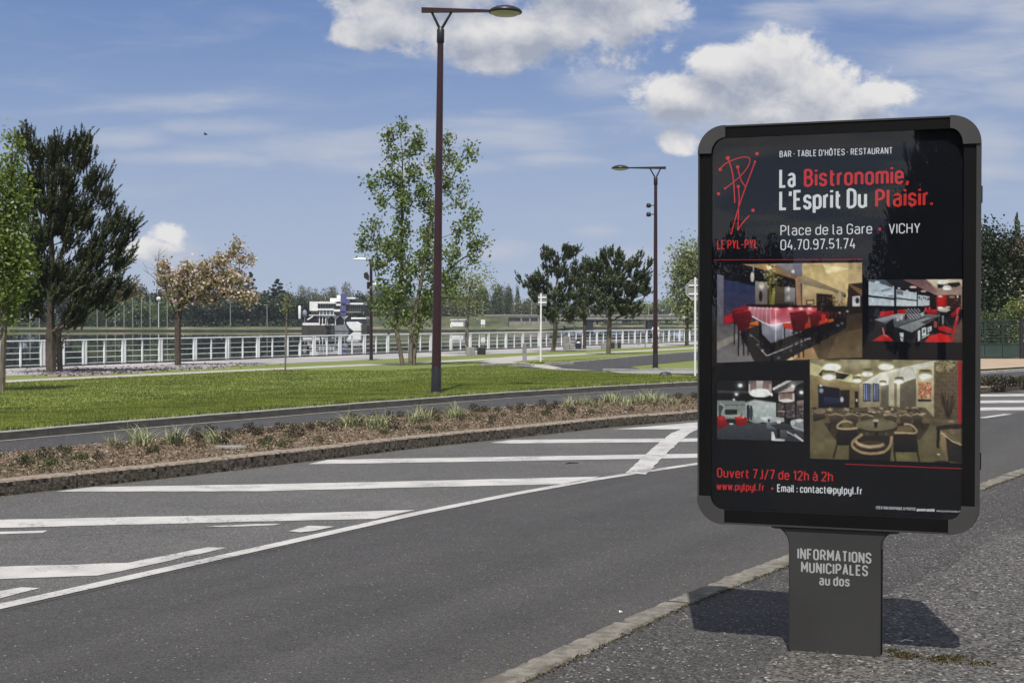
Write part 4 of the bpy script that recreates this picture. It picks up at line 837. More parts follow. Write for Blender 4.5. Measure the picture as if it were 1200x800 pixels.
def photo4():
    c = Can(1138, 800, .5, (96, 88, 64))
    c.poly([(20,18),(1125,26),(1125,360),(20,320)], (150,142,106), (140,128,92)); c.poly([(20,18),(820,24),(620,90),(400,140),(300,120),(20,120)], (150,142,112), (120,112,80)); c.ell(330,50,150,46,(178,168,132),.9,1.); c.ell(420,45,50,30,(214,206,170),.8,1.)
    c.poly([(20,40),(150,90),(330,130),(330,190),(20,130)], (196,188,140), (206,196,150)); c.poly([(80,130),(110,95),(230,115),(310,130),(260,165),(120,150)], (26,26,26)); c.poly([(400,190),(520,120),(700,75),(930,26),(930,190),(400,210)], (214,214,200), (230,228,216)); c.poly([(260,180),(380,120),(400,140),(300,192)], (226,220,176))
    c.poly([(20,130),(330,190),(400,190),(400,370),(20,370)], (140,124,88), (122,106,76)); c.poly([(30,140),(330,196),(370,200),(370,230),(30,200)], (158,142,104), (140,124,88))
    c.poly([(80,205),(235,230),(240,370),(80,380)], (26,26,40), (20,20,30)); c.ell(98,210,14,10,(250,248,236),1,.6); c.ell(102,245,22,24,(178,186,200),.9,.6); c.poly([(120,290),(235,300),(235,340),(120,345)], (44,52,84), (30,34,56)); c.poly([(240,240),(308,240),(306,370),(240,370)], (44,34,32), (26,22,24)); c.ell(252,310,16,26,(206,212,226),1,.5); c.poly([(345,250),(370,250),(370,368),(345,368)], (30,26,24)); c.ell(358,315,6,12,(210,210,206))
    c.poly([(380,196),(530,196),(530,360),(380,370)], (168,158,128), (150,140,112))
    for x in (406, 476):
        w = 56 if x == 406 else 46; c.poly([(x,192),(x+w,196),(x+w,322),(x,324)], (18,20,34))
        for k in range(4): c.poly([(x+7+k*w/4.3,198),(x+12+k*w/4.3,198),(x+12+k*w/4.3,316),(x+7+k*w/4.3,316)], (176,190,226))
    c.poly([(536,210),(590,205),(590,355),(536,355)], (110,106,92), (92,88,76)); c.poly([(590,120),(630,110),(630,360),(590,356)], (206,200,176), (178,168,140)); c.poly([(630,190),(650,190),(650,360),(630,360)], (120,110,90)); c.poly([(650,110),(672,100),(672,368),(650,362)], (210,204,180), (176,166,138))
    c.ell(735,160,56,92,(196,196,180)); c.ell(735,165,48,84,(214,214,200)); c.poly([(672,195),(788,155),(788,370),(672,368)], (112,104,88), (96,88,74))
    for k in range(14): c.line([(672,206+k*12),(788,168+k*15)], 3, (80,74,62))
    c.poly([(790,90),(930,60),(925,445),(850,440),(790,370)], (200,190,158), (160,148,118)); c.poly([(802,182),(900,182),(898,325),(802,325)], (150,120,84), (190,170,140))
    for _ in range(80): c.ell(rnd(806,896), rnd(188,300), rnd(5,13), rnd(4,11), random.choice([(200,60,46),(230,220,196),(110,120,50),(214,120,70),(160,40,36)]), .85, .5)
    c.poly([(802,308),(898,308),(898,325),(802,325)], (26,22,22))
    c.poly([(918,40),(960,26),(1100,28),(1092,475),(918,455)], (142,124,96), (110,94,72))
    for k in range(31): y = 34+k*14.2; c.line([(920,y+20-k*.6),(1094,y)], 5.5, (46,38,32))
    c.poly([(960,26),(1090,28),(1060,80),(950,110),(925,90)], (150,140,104)); 
    for _ in range(50): c.ell(rnd(930,1080), rnd(30,100), rnd(5,12), rnd(4,9), random.choice([(110,100,66),(196,186,146),(70,60,44)]), .8, .5)
    for _ in range(26): x = rnd(985,1050); c.line([(1020+(x-1018)*.3,440),(x+(x-1018)*.8, rnd(250,330))], 4, (54,40,34))
    c.poly([(20,370),(850,365),(930,450),(930,500),(20,480)], (96,86,66), (86,76,58)); c.poly([(20,440),(1125,450),(1125,775),(20,745)], (104,94,70), (92,86,58), nz=.06); c.ell(120,640,150,80,(130,120,84),.6,1.); c.ell(690,720,90,50,(150,144,92),.6,1.); c.ell(890,600,70,110,(124,114,86),.6,1.)
    c.poly([(120,480),(900,480),(820,600),(200,600)], (54,46,36), (70,60,46))
    for _ in range(150):
        x, y = rnd(30,850), rnd(368,420); c.ell(x, y, rnd(8,30), rnd(4,10), random.choice([(150,134,106),(62,52,42),(120,104,80),(36,30,26),(196,184,156)]), .85, .5)
    c.poly([(40,380),(135,385),(130,450),(45,470)], (96,84,72), (36,30,28)); c.ell(90,395,46,20,(130,116,98))
    for x, y, w in ((155,420,110),(275,420,100),(380,425,100),(555,425,95),(665,425,95),(755,420,85)):
        c.poly([(x,y),(x+w,y+6),(x+w-8,y+62),(x+14,y+64)], (86,74,60), (50,42,34)); c.line([(x,y+2),(x+w/2,y-8),(x+w,y+8)], 9, (164,146,116)); c.line([(x+12,y+60),(x+6,y+120)], 7, (30,24,22)); c.line([(x+w-10,y+60),(x+w-4,y+110)], 7, (30,24,22))
    for x, y, r in ((180,62,68),(158,138,52),(570,62,60),(435,118,44),(360,168,36),(548,192,28),(665,174,38),(855,132,54)):
        c.glow(x, y+r*.3, r*1.7, (46,44,34)); c.poly([(x-r*.86,y-r*.62),(x+r*.86,y-r*.62),(x+r,y+r*.18),(x-r,y+r*.18)], (120,114,78), (206,198,150)); c.ell(x, y-r*.6, r*.86, r*.16, (86,82,58)); c.ell(x, y+r*.2, r, r*.42, (244,244,226)); c.ell(x, y+r*.24, r*.86, r*.34, (255,255,246))
    # table and chairs in front
    c.poly([(430,520),(445,520),(445,630),(430,630)], (84,74,58)); c.poly([(490,540),(515,540),(515,630),(490,630)], (30,26,24)); c.poly([(565,530),(580,530),(580,630),(565,630)], (84,74,58)); c.ell(502,502,160,46,(40,34,28)); c.ell(502,494,158,44,(112,104,80)); c.ell(470,484,100,26,(140,132,104),.7,1.); c.poly([(484,470),(510,470),(508,512),(486,512)], (36,30,28)); c.ell(497,462,22,10,(196,190,170))
    def chair(P, rim, legs):
        c.poly(P, (40,34,32), (22,20,20))
        for a, b in legs: c.line([a, b], 11, (24,18,16))
        c.line(spl(rim, 5), 15, (176,156,120))
    chair([(205,575),(225,520),(370,530),(365,640),(215,640)], [(330,480),(280,466),(235,480),(220,515),(300,522),(365,515)], [((218,630),(190,730)),((310,640),(305,740))])
    c.poly([(250,480),(330,480),(345,510),(250,512)], (96,82,60)); chair([(625,560),(790,550),(805,690),(625,690)], [(700,488),(750,492),(790,530),(780,552),(700,550),(630,550)], [((795,680),(815,765)),((630,690),(640,760))])
    c.poly([(660,500),(760,505),(770,540),(640,540)], (110,94,68)); c.poly([(330,600),(360,570),(600,570),(610,620),(600,770),(300,765),(315,640)], (46,38,30), (24,22,20)); c.ell(460,640,120,34,(70,58,46)); c.line(spl([(345,600),(370,630),(440,650),(520,645),(555,632)], 5), 22, (184,164,132)); c.line(spl([(400,560),(335,610),(330,650),(390,690),(480,700),(560,685),(600,640),(612,575)], 6), 20, (160,138,104))
    c.poly([(935,500),(1125,480),(1125,520),(935,530)], (50,42,36), (36,30,26)); c.line([(950,520),(945,660)], 20, (26,22,20)); c.poly([(1030,520),(1105,530),(1105,560),(1035,555)], (120,100,84)); c.poly([(965,545),(1000,550),(1120,630),(1118,770),(1010,755),(962,640)], (150,130,98), (110,94,70)); c.poly([(1000,560),(1120,640),(1118,770),(1020,755)], (54,46,40), (30,28,28)); c.line([(966,545),(1050,610),(1120,640)], 10, (196,176,140)); c.poly([(900,470),(990,475),(960,500),(880,495)], (90,78,62)); c.ell(950,706,12,6,(206,200,180)); c.ell(975,765,60,14,(26,24,26)); c.ell(1040,468,26,8,(150,130,110))
    return c
pm = bpy.data.materials.new('printed photo ink'); pm.use_nodes = True; t = pm.node_tree; b_ = t.nodes['Principled BSDF']; b_.inputs['Roughness'].default_value = .5; b_.inputs['Specular IOR Level'].default_value = .2
at_ = t.nodes.new('ShaderNodeVertexColor'); at_.layer_name = 'print'; t.links.new(at_.outputs[0], b_.inputs['Base Color'])
def photo(fn, reg, corners, y, nx=None):
    """reg: region of the photo the canvas shows; corners: TL TR BR BL in pixels"""
    c = fn(); x0, y0, x1, y1 = reg; a = c.a.copy()
    lf = R_.normal(0, 1, (a.shape[0]//14+2, a.shape[1]//14+2)); yy, xx = np.meshgrid(np.linspace(0, lf.shape[0]-1.01, a.shape[0]), np.linspace(0, lf.shape[1]-1.01, a.shape[1]), indexing='ij'); yi, xi = yy.astype(int), xx.astype(int); fy_, fx_ = yy-yi, xx-xi
    lf = lf[yi, xi]*(1-fy_)*(1-fx_)+lf[yi+1, xi]*fy_*(1-fx_)+lf[yi, xi+1]*(1-fy_)*fx_+lf[yi+1, xi+1]*fy_*fx_; a = a*(1+.06*lf+R_.normal(0, .05, lf.shape))[..., None]
    for _ in range(3):
        p = np.pad(a, ((1, 1), (1, 1), (0, 0)), 'edge'); a = (p[1:-1, 1:-1]*2+p[:-2, 1:-1]+p[2:, 1:-1]+p[1:-1, :-2]+p[1:-1, 2:])/6
    a = np.clip(a, 0, 255)/255.; a = np.where(a <= .04045, a/12.92, ((a+.055)/1.055)**2.4)
    TL, TR, BR, BL = (np.array(p, float) for p in corners)
    nx = int((TR[0]-TL[0])*1.25); ny = int((BL[1]-TL[1])*1.25)
    fx, fy = np.meshgrid(np.linspace(0, 1, nx+1), np.linspace(0, 1, ny+1))
    P = (TL*((1-fx)*(1-fy))[..., None]+TR*(fx*(1-fy))[..., None]+BR*(fx*fy)[..., None]+BL*((1-fx)*fy)[..., None])
    q = np.array([SP(*p) for p in P.reshape(-1, 2)])
    V = np.c_[q[:, 0], np.full(len(q), y), q[:, 1]]
    cx = np.clip(((P[..., 0]-x0)/(x1-x0)*c.w).astype(int), 0, c.w-1); cy = np.clip(((P[..., 1]-y0)/(y1-y0)*c.h).astype(int), 0, c.h-1)
    colr = np.minimum(a[cy, cx].reshape(-1, 3)/1.12, .92)
    i, j = np.meshgrid(np.arange(ny), np.arange(nx), indexing='ij'); k = (i*(nx+1)+j).ravel()
    o = mk('printed_photo', [(V, np.stack([k, k+nx+1, k+nx+2, k+1], 1))], pm, poster)
    at = o.data.color_attributes.new('print', 'FLOAT_COLOR', 'POINT'); at.data.foreach_set('color', np.c_[colr, np.ones(len(colr))].astype(np.float32).ravel())
    return o
photo(photo1, (835,300,1015,430), ((838.7,309.6),(1009.9,307.2),(1009.9,419),(838.7,425)), .0292)['label'] = 'printed picture of a glowing pink bar with red stools'
photo(photo2, (1010,320,1130,405), ((1017,327.6),(1128,326.8),(1128,401.4),(1017,400.6)), .0292)['label'] = 'printed picture of a grey dining table with red chairs'
photo(photo3, (835,440,945,520), ((839,446),(940.8,446),(940.8,518),(839,514.8)), .0292)['label'] = 'printed picture of a dark lounge with red armchairs and drum lamps'
photo(photo4, (945,418,1130,548), ((948,420.6),(1128,422.4),(1127.5,543.2),(948.4,537.6)), .0288)['label'] = 'printed picture of a beige dining room with a round table'
# ------------------------------------------------------------------ street lamps
def make_lamp(h=7.95, r0=.105, r1=.066, spots=0, small=False, reach=1.4):
    root = empty('street_lamp'); k = h/7.95
    mk('base_section', [lathe([(r0*1.12, 0), (r0*1.1, .02), (r0*1.04, .55*k), (r0, .56*k)], 14)] + [lathe([(r0*1.9, 0), (r0*1.9, .02), (r0*1.1, .03)], 14)], M['lampgrey'], root, True)
    mk('pole', [lathe([(r0*.98, .5*k), (r1, h-.35*k), (r1, h-.3*k)], 14)], M['maroon'], root, True)
    mk('collar', [lathe([(r1, h-.36*k), (r1*1.25, h-.34*k), (r1*1.25, h-.06*k), (r1*.5, h)], 14)], M['lampgrey'], root, True)
    if small:
        mk('arm', prism([(-.05, h-.12), (.25, h-.10), (.25, h-.04), (-.05, h-.02)], -.03, .03), M['lampgrey'], root)
        hd = mk('lamp_head', [lathe([(.001, h+.05), (.16, h+.04), (.30, h-.01), (.33, h-.05), (.28, h-.06), (.001, h-.06)], 18, (.52, 0, 0), sx=1.25, sy=.8)], M['rail'], root, True)
    else:
        for x in (-.2*k, .23*k): mk('bracket', [prisms([(0, 0, h-.08)], [(x, 0, h+.32*k)], .032, .026, 8)], M['lampgrey'], root)
        a0, a1, z = -.42*k, reach-.33*k, h+.36*k
        mk('arm', prism([(a0, z-.06), (a1, z-.028), (a1, z+.020), (a0, z+.05)], -.045, .045), M['maroon'], root)
        c = reach; zz = z+.0
        hd = mk('lamp_head', [lathe([(.001, zz+.115), (.12, zz+.108), (.24, zz+.08), (.33, zz+.035), (.37, zz-.015), (.36, zz-.04), (.33, zz-.05), (.33, zz-.035), (.001, zz-.035)], 28, (c, 0, 0))], M['lampgrey'], root, True)
        mk('lamp_glass', [lathe([(.325, zz-.045), (.26, zz-.085), (.15, zz-.105), (.001, zz-.112)], 28, (c, 0, 0))], M['lampglass'], hd, True)
    for i in range(spots):
        z = 6.75 - i*.37
        s = mk('spotlight', [lathe([(.001, .1), (.07, .085), (.10, .03), (.10, -.05), (.075, -.09), (.001, -.1)], 12, (.29, 0, z)), prisms([(.03, 0, z)], [(.2, 0, z)], .022, .022, 6)], M['dark'], root, True)
    return root
p = T(511, 460)
l1 = make_lamp(); l1.location = p; l1.rotation_euler = (0, .0135, 0)
tag(l1, 'tallest maroon street lamp, lamp head pointing right, on the lawn just behind the side road', 'street lamp', 'maroon street lamps')
p = T(768, 431); LK = (431-197)/F*p[1]/8.31; l2 = make_lamp(spots=2, reach=1.47); l2.location = p; l2.scale = (LK,)*3; l2.rotation_euler = (0, 0, math.pi)
tag(l2, 'maroon street lamp with two small round spotlights on its pole and its head pointing left', 'street lamp', 'maroon street lamps')
p = T(435, 422); l3 = make_lamp(h=5.05, r0=.085, r1=.07, small=True); l3.location = p; l3.rotation_euler = (0, 0, math.pi)
mk('floodlight', prism([(.12, 3.95), (.34, 4.1), (.36, 4.32), (.2, 4.4), (.10, 4.2)], -.1, .1), M['dark'], l3); mk('control_box', [box(.07, .2, -.08, .08, 3.55, 3.9)], M['lampgrey'], l3)
mk('camera_dome', [lathe([(.001, .1), (.07, .07), (.09, 0), (.06, -.06), (.001, -.09)], 10, (-.2, 0, 3.75)), prisms([(0, 0, 3.78)], [(-.15, 0, 3.78)], .02, .02, 5)], M['rail'], l3, True)
tag(l3, 'short maroon lamp with pale flat head and black floodlight, left of the forked tree', 'street lamp', 'maroon street lamps')

# ------------------------------------------------------------------ promenade railing
rl = empty('promenade_railing', unst(44.46, 47.62).tolist()+[-.49], math.atan2(.877, .48))
tag(rl, 'long white metal railing of paired posts and horizontal bars along the river', 'railing')
def once(name, chunks, m):
    o = mk(name, chunks, m); me = o.data; bpy.data.objects.remove(o); return me
pm_ = once('post', [box(-.12, -.045, -.05, .03, 0, 1.12), box(.045, .12, -.05, .03, 0, 1.12), box(-.044, .044, -.012, .012, .06, .12), box(-.044, .044, -.012, .012, 1.0, 1.06)], M['rail'])
mm_ = once('mid_post', [box(-.035, .035, -.03, .03, .02, 1.10)], M['rail'])
hr_ = once('handrail', bevel_box(0, 2.44, -.055, .055, 1.122, 1.17, .008), M['rail'])
b1_ = once('bar', [box(.122, 2.328, -.0, .028, -.016, .016)], M['rail'])
for k in range(-9, 47):
    x = k*2.45
    share('post', pm_, rl, (x, 0, 0)); share('mid_post', mm_, rl, (x+1.225, 0, 0)); share('handrail', hr_, rl, (x, 0, 0))
    for z in (.10, .36, .62, .86): share('bar', b1_, rl, (x, .033, z))

# ------------------------------------------------------------------ trees
def grow(T_, trunk, step=.35, rise=.45):
    """branch skeleton reaching all targets from a trunk polyline"""
    pos = [np.array(p, float) for p in trunk]; par = [max(0, i-1) for i in range(len(trunk))]; used = [0]*len(trunk)
    T_ = sorted([np.array(p) for p in T_], key=lambda p: np.hypot(*(p[:2]-trunk[0][:2]))+.35*p[2]); tips = []
    P = np.array(pos)
    for p in T_:
        d = p-P; hd = np.hypot(d[:, 0], d[:, 1]); dist = np.linalg.norm(d, axis=1)
        i = int(np.argmin(dist + 1.6*np.maximum(0, rise*hd - d[:, 2])))
        a = P[i]; L = dist[i]; n = max(1, int(L/step)); mid = (a+p)/2 + np.array([0, 0, -.06*L]) + R_.normal(0, .05*L, 3); prev = i; new = []
        for q in range(1, n+1):
            f = q/n; x = a*(1-f)**2+mid*2*f*(1-f)+p*f*f; pos.append(x); par.append(prev); prev = len(pos)-1; new.append(x)
        P = np.concatenate([P, np.array(new)]); tips.append(prev)
    cnt = np.zeros(len(pos))
    for i in tips: cnt[i] += 1
    for i in range(len(pos)-1, 0, -1): cnt[par[i]] += cnt[i]
    return P, np.array(par), cnt, tips
def wood(P, par, cnt, r0, rt, n=5, pw=.72):
    i = np.arange(1, len(P)); rad = rt + (r0-rt)*(cnt/cnt[0])**pw
    rb = np.minimum(rad[i], rad[par[i]]); ra = rb*.5 + rad[par[i]]*.5
    return prisms(P[par[i]], P[i], np.minimum(ra, rb*1.35), rb, n)
def sample_blobs(bl, base, Y, n, cx, deep=1.):
    """targets from crown blobs given in photo pixels at depth Y; cx = crown axis"""
    ar = np.array([b[2]*b[3] for b in bl], float); m = Y/F; out = []
    for b, k in zip(bl, np.maximum(1, np.round(n*ar/ar.sum()).astype(int))):
        for _ in range(k):
            while True:
                v_ = R_.uniform(-1, 1, 3)
                if v_@v_ <= 1: break
            px, py = b[0]+v_[0]*b[2], b[1]+v_[1]*b[3]
            out.append([WX(px, Y), Y+v_[2]*max(b[2], b[3])*m*deep, WZ(py, Y)])
    return np.array(out)
def pine_shoots(C, D, L, n, w, m=0, nl=.11):
    """bottle-brush shoots at C pointing along D"""
    k = len(C); s = R_.uniform(0, 1, (k, n)); rad = runit(k*n).reshape(k, n, 3)
    Dn = D/np.linalg.norm(D, axis=1)[:, None]
    rad -= (rad*Dn[:, None]).sum(-1, keepdims=True)*Dn[:, None]; rad /= np.maximum(np.linalg.norm(rad, axis=-1, keepdims=True), 1e-6)
    b = C[:, None]+Dn[:, None]*(s*L[:, None])[..., None]; ln = nl*R_.uniform(.7, 1.25, (k, n, 1))*(1.15-.55*s[..., None])
    tip = b+(rad*.75+Dn[:, None]*.75)*ln; sd = np.cross(Dn[:, None].repeat(n, 1), rad)*w*.5
    V = np.stack([b-sd, b+sd, tip], 2).reshape(-1, 3)
    return (V, np.arange(len(V)).reshape(-1, 3), m)
def finish(root, loc):
    root.location = tuple(loc); return root
def pine(name, base, bl, n, trunk_px, r0, mats, label, cat='tree', group=None, shoots=9, needles=26, sl=.42, wd=.022, nl=.12, deep=.9, upb=1.0):
    b = T(*base); Y = b[1]; m = Y/F
    tr = np.array([[WX(x, Y), Y+R_.normal(0, .05), (b[2] if i == 0 else WZ(y, Y))] for i, (x, y) in enumerate(trunk_px)]); tr = np.array(spl3(tr, 5))
    tg = sample_blobs(bl, b, Y, n, base[0], deep)
    P, par, cnt, tips = grow(tg-b, tr-b)
    root = empty(name, b); tag(root, label, cat, group)
    mk('trunk', [wood(P, par, cnt, r0, .012)], mats[1], root)
    tp = P[tips]; ax = np.array([0, 0, P[:, 2].max()*.35])
    C, D = [], []
    for p in tp:
        o = p-ax; o[2] = max(o[2], 0)*.3; o /= max(np.linalg.norm(o), 1e-6)
        for _ in range(shoots):
            C.append(p+R_.normal(0, .10, 3)); D.append(o*.6+np.array([0, 0, upb*1.1])+R_.normal(0, .34, 3))
    C, D = np.array(C), np.array(D)
    mk('crown', [pine_shoots(C, D, R_.uniform(.5, 1.25, len(C))*sl, needles, wd, 0, nl)], mats[0], root)
    return root
def spl3(P, n):
    P = np.array(P, float); P = np.r_[[2*P[0]-P[1]], P, [2*P[-1]-P[-2]]]; o = []
    for i in range(1, len(P)-2):
        for k in range(n):
            t = k/n; o.append(.5*((2*P[i])+(-P[i-1]+P[i+1])*t+(2*P[i-1]-5*P[i]+4*P[i+1]-P[i+2])*t*t+(-P[i-1]+3*P[i]-3*P[i+1]+P[i+2])*t**3))
    return o+[P[-2]]
def leafy(name, base, bl, n, trunks, r0, mats, label, cat='tree', group=None, lpt=26, ls=.10, spread=.16, deep=.9, bl2=None, bare=(), up=0., rt=.008):
    b = T(*base); Y = b[1]
    root = empty(name, b); tag(root, label, cat, group); wd = []; C = []
    tg = sample_blobs(bl, b, Y, n, base[0], deep)-b
    trs = [np.array(spl3([[WX(x, Y)-b[0], dy_, (0 if i == 0 else WZ(y, Y)-b[2])] for i, (x, y, dy_) in enumerate(tk)], 4)) for tk in trunks]
    own = [[] for _ in trs]
    for p in tg: own[int(np.argmin([np.min(np.linalg.norm(t_-p, axis=1)) for t_ in trs]))].append(p)
    for t_, o in zip(trs, own):
        P, par, cnt, tips = grow(o, t_, .3); wd.append(wood(P, par, cnt, r0, rt)); C.append(P[tips])
    for pts in bare:
        q = np.array(spl3([[WX(x, Y)-b[0], R_.normal(0, .1), WZ(y, Y)-b[2]] for x, y in pts], 4)); wd += tube(q, np.linspace(.03, .006, len(q)), 5, cap=False)
        for _ in range(9):
            i = R_.integers(3, len(q)); e = q[i]+np.array([R_.normal(0, .25), R_.normal(0, .2), R_.uniform(.15, .55)]); wd.append(prisms([q[i]], [e], .008, .004, 4))
    mk('trunk', wd, mats[-1], root)
    C = np.concatenate(C); Lc = np.repeat(C, lpt, 0)+R_.normal(0, 1, (len(C)*lpt, 3))*[spread, spread, spread*1.25]
    if len(mats) == 2: mk('crown', [leaves(Lc, ls, ls*.62, up)], mats[0], root)
    else:
        k = R_.random(len(Lc)) < .5
        mk('leaves', [leaves(Lc[k], ls, ls*.6, up)], mats[0], root); mk('blossom', [leaves(Lc[~k], ls*.95, ls*.85, up)], mats[1], root)
    return root
BIG = [(33,175,7,14),(45,185,8,18),(62,190,9,20),(80,185,8,16),(98,178,7,14),(100,200,9,14),(50,215,22,22),(80,215,22,22),(40,250,16,26),(70,250,30,26),(112,222,12,14),(120,238,9,9),(105,262,20,20),(130,275,16,12),(140,262,9,7),(150,272,8,6),
       (60,285,35,24),(105,300,35,20),(145,290,14,9),(140,310,14,14),(40,310,25,22),(75,325,35,22),(120,335,32,18),(150,345,8,12),(45,350,30,20),(85,355,36,18),(30,372,24,9),(98,378,24,10),(20,335,20,22),(125,362,16,10)]
BIG = [(x-(7 if x > 95 else 0), y, a*.78, c*.80) for x, y, a, c in BIG] + [(x, y, 1.6, 3.5) for x, y in ((30,168),(37,166),(33,180),(44,182),(57,186),(66,178),(74,190),(81,181),(88,180),(102,172),(106,184),(99,190),(121,212),(114,215),(126,232),(129,243),(118,246),(136,268),(146,266),(150,268),(153,276),(147,280),(149,300),(145,312),(110,228),(90,195),(50,190),(62,192))]
BIGT = pine('pine_tree', (59, 437), BIG, 300, [(59,437),(58,400),(60,350),(61,300),(58,240),(54,200)], .21, (M['pine'], M['bark']), 'tall dark pine with upswept finger-like shoots near the left edge', needles=56, shoots=10, sl=.66, wd=.040, nl=.13)
P1 = [(642,300,12,9),(665,296,12,9),(660,315,18,14),(636,325,12,12),(640,345,20,16),(665,345,20,16),(618,336,9,6),(628,330,8,6),(650,368,22,12),(672,368,14,10),(610,332,5,3)]
pine('pine_tree', (648, 412), P1, 130, [(648,412),(651,385),(650,350),(656,310)], .15, (M['pine2'], M['bark2']), 'leftmost of three bushy pines, its pale trunk right of the small square sign', group='bushy pines by the promenade', needles=24, shoots=9, sl=.42, wd=.07, nl=.17)
P2 = [(684,312,8,7),(682,330,14,14),(690,350,16,14),(680,366,14,8),(692,330,12,12)]
pine('pine_tree', (685, 409), P2, 70, [(685,409),(685,385),(685,350),(685,320)], .12, (M['pine2'], M['bark']), 'middle bushy pine with the thin black trunk beside the dark bench blocks', group='bushy pines by the promenade', needles=24, shoots=9, sl=.42, wd=.07, nl=.17)
P3 = [(710,302,7,8),(722,303,10,9),(700,318,14,12),(728,318,18,14),(745,308,8,8),(752,325,9,10),(757,314,5,6),(715,340,22,16),(742,340,16,12),(755,345,6,8),(712,360,26,12),(740,362,12,8),(700,350,14,14),(735,371,8,4)]
pine('pine_tree', (713, 415), P3, 160, [(713,415),(714,390),(715,355),(722,320)], .14, (M['pine2'], M['bark2']), 'rightmost and widest bushy pine, standing in grass beside the inner road', group='bushy pines by the promenade', needles=24, shoots=9, sl=.42, wd=.065, nl=.16)
G1 = [(18,168,6,9),(14,185,8,12),(20,205,10,14),(10,225,14,16),(26,235,8,12),(14,255,18,14),(5,280,18,16),(20,275,14,14),(12,305,18,16),(22,330,14,14),(5,345,20,14),(15,365,10,8),(-20,260,20,40),(-25,320,22,40),(-10,210,14,24),(26,300,8,14)]
leafy('young_tree', (2, 459), G1, 220, [[(2,459,0),(3,420,0),(5,370,0),(7,300,0),(12,230,0),(16,180,0)]], .085, (M['leafA'], M['bark2']), 'slender bright green tree with thin straight trunk at the left edge', lpt=40, ls=.13, spread=.17)
TW = [(458,160,6,12),(474,152,6,11),(490,160,7,10),(462,180,9,10),(484,178,12,9),(452,205,6,9),(437,215,10,7),(463,212,13,12),(485,205,13,10),(474,235,18,14),(452,238,9,9),(497,225,10,12),(524,165,6,9),(528,185,9,9),(547,175,5,8),(540,195,9,7),(552,183,5,6),(513,195,10,13),(520,215,13,12),(543,222,7,6),(505,245,12,15),(535,240,8,7),(556,248,6,8),(548,262,10,8),
      (436,263,9,6),(432,275,9,9),(448,285,11,11),(474,265,16,13),(502,275,16,13),(535,270,9,9),(552,282,9,8),(564,290,8,5),(428,290,7,7),(468,295,17,14),(500,300,18,14),(530,300,12,10),(555,303,9,6),(570,283,3,3),(445,312,12,9),(478,322,18,12),(508,322,14,12),(535,322,9,8),(450,335,9,9),(465,350,12,9),(500,345,12,9),(485,365,7,6)]
TW = [(x, y, a*.88, c*.88) for x, y, a, c in TW] + [(450,355,13,9),(473,370,12,8),(500,364,13,9),(526,345,11,8),(470,340,15,9),(520,330,13,9),(490,383,7,4),(455,378,6,4)]
leafy('spring_tree', (480, 428), TW, 310, [[(472,428,0),(466,395,0),(464,370,.1),(470,320,.2),(471,250,.1),(472,180,0)], [(481,429,-.1),(482,395,-.1),(488,360,-.1),(500,300,-.3),(512,230,-.2),(526,180,0)], [(484,428,.1),(488,392,.15),(498,350,.3),(530,312,.3),(560,292,.2)]], .10, (M['leafB'], M['bark2']), 'tall airy tree with forked stems and light green leaves behind the tallest lamp', lpt=36, ls=.165, spread=.16, rt=.010, up=.5)
CH_ = [(190,312,7,9),(197,325,12,10),(220,312,10,7),(216,330,20,14),(240,318,18,11),(245,335,24,13),(268,325,18,12),(275,340,18,8),(293,350,9,6),(300,350,4,4),(222,348,16,9),(248,350,10,6),(205,345,10,9),(262,305,8,7),(272,298,7,6),(280,288,5,6),(276,282,3,4),(286,304,8,4),(297,301,5,3),(252,305,7,5),(287,328,6,6)]
leafy('cherry_tree', (208, 428), CH_, 230, [[(208,428,0),(208,395,0),(209,372,0),(214,352,0),(226,335,0)]], .155, (M['leafC'], M['bloss'], M['bark']), 'short cherry tree with faded pink blossom and a bare broken branch, on the promenade', lpt=34, ls=.145, spread=.12, bare=([(206,368),(196,345),(180,325),(169,317)], [(200,352),(190,325),(182,306)], [(192,335),(186,318),(185,300)]))
leafy('cherry_tree', (70, 435), [(140,345,7,5),(152,340,8,4),(78,395,3,3),(160,340,6,5)], 22, [[(70,436,0),(69,410,0),(70,385,0),(90,360,0),(140,345,0)]], .12, (M['leafC'], M['bloss'], M['bark2']), 'pale mottled trunk standing right behind the tall dark pine, petals around its foot', lpt=16, ls=.14, spread=.15)
PT = [(548,330,18,9),(535,340,14,9),(560,338,12,9),(570,322,6,4),(545,352,16,8),(560,355,10,6),(578,332,4,3)]
leafy('young_tree', (547, 415), PT, 60, [[(547,415,0),(548,385,0),(549,355,0),(550,335,0)]], .06, (M['leafP'], M['bark2']), 'pale young tree with sparse whitish leaves, just right of the tallest lamp', lpt=30, ls=.16, spread=.30)
leafy('sapling', (335, 436), [(335,352,5,5),(334,360,6,6),(337,345,3,4)], 16, [[(334,436,0),(335,400,0),(336,365,0),(336,350,0)]], .035, (M['leafP'], M['bark2']), 'thin sapling with a tiny leafy top between cherry tree and short lamp', lpt=12, ls=.09, spread=.12)
PY = [(800,300,14,14),(812,320,16,20),(795,325,12,14),(820,345,18,16),(796,345,12,10),(806,365,14,8),(830,320,20,26),(815,295,8,10)]
leafy('poplar_tree', (805, 405), PY, 150, [[(805,405,0),(805,375,0),(806,340,0),(808,300,0)]], .16, (M['leafP'], M['bark']), 'tall pale green tree with a black trunk, half hidden behind the advertising panel', lpt=40, ls=.26, spread=.42)
leafy('sapling', (756, 407), [(756,368,4,4),(755,360,3,4)], 8, [[(756,407,0),(756,380,0),(756,362,0)]], .03, (M['leafP'], M['bark2']), 'very thin sapling near the railing, just left of the lamp with two spotlights', lpt=8, ls=.12, spread=.12)
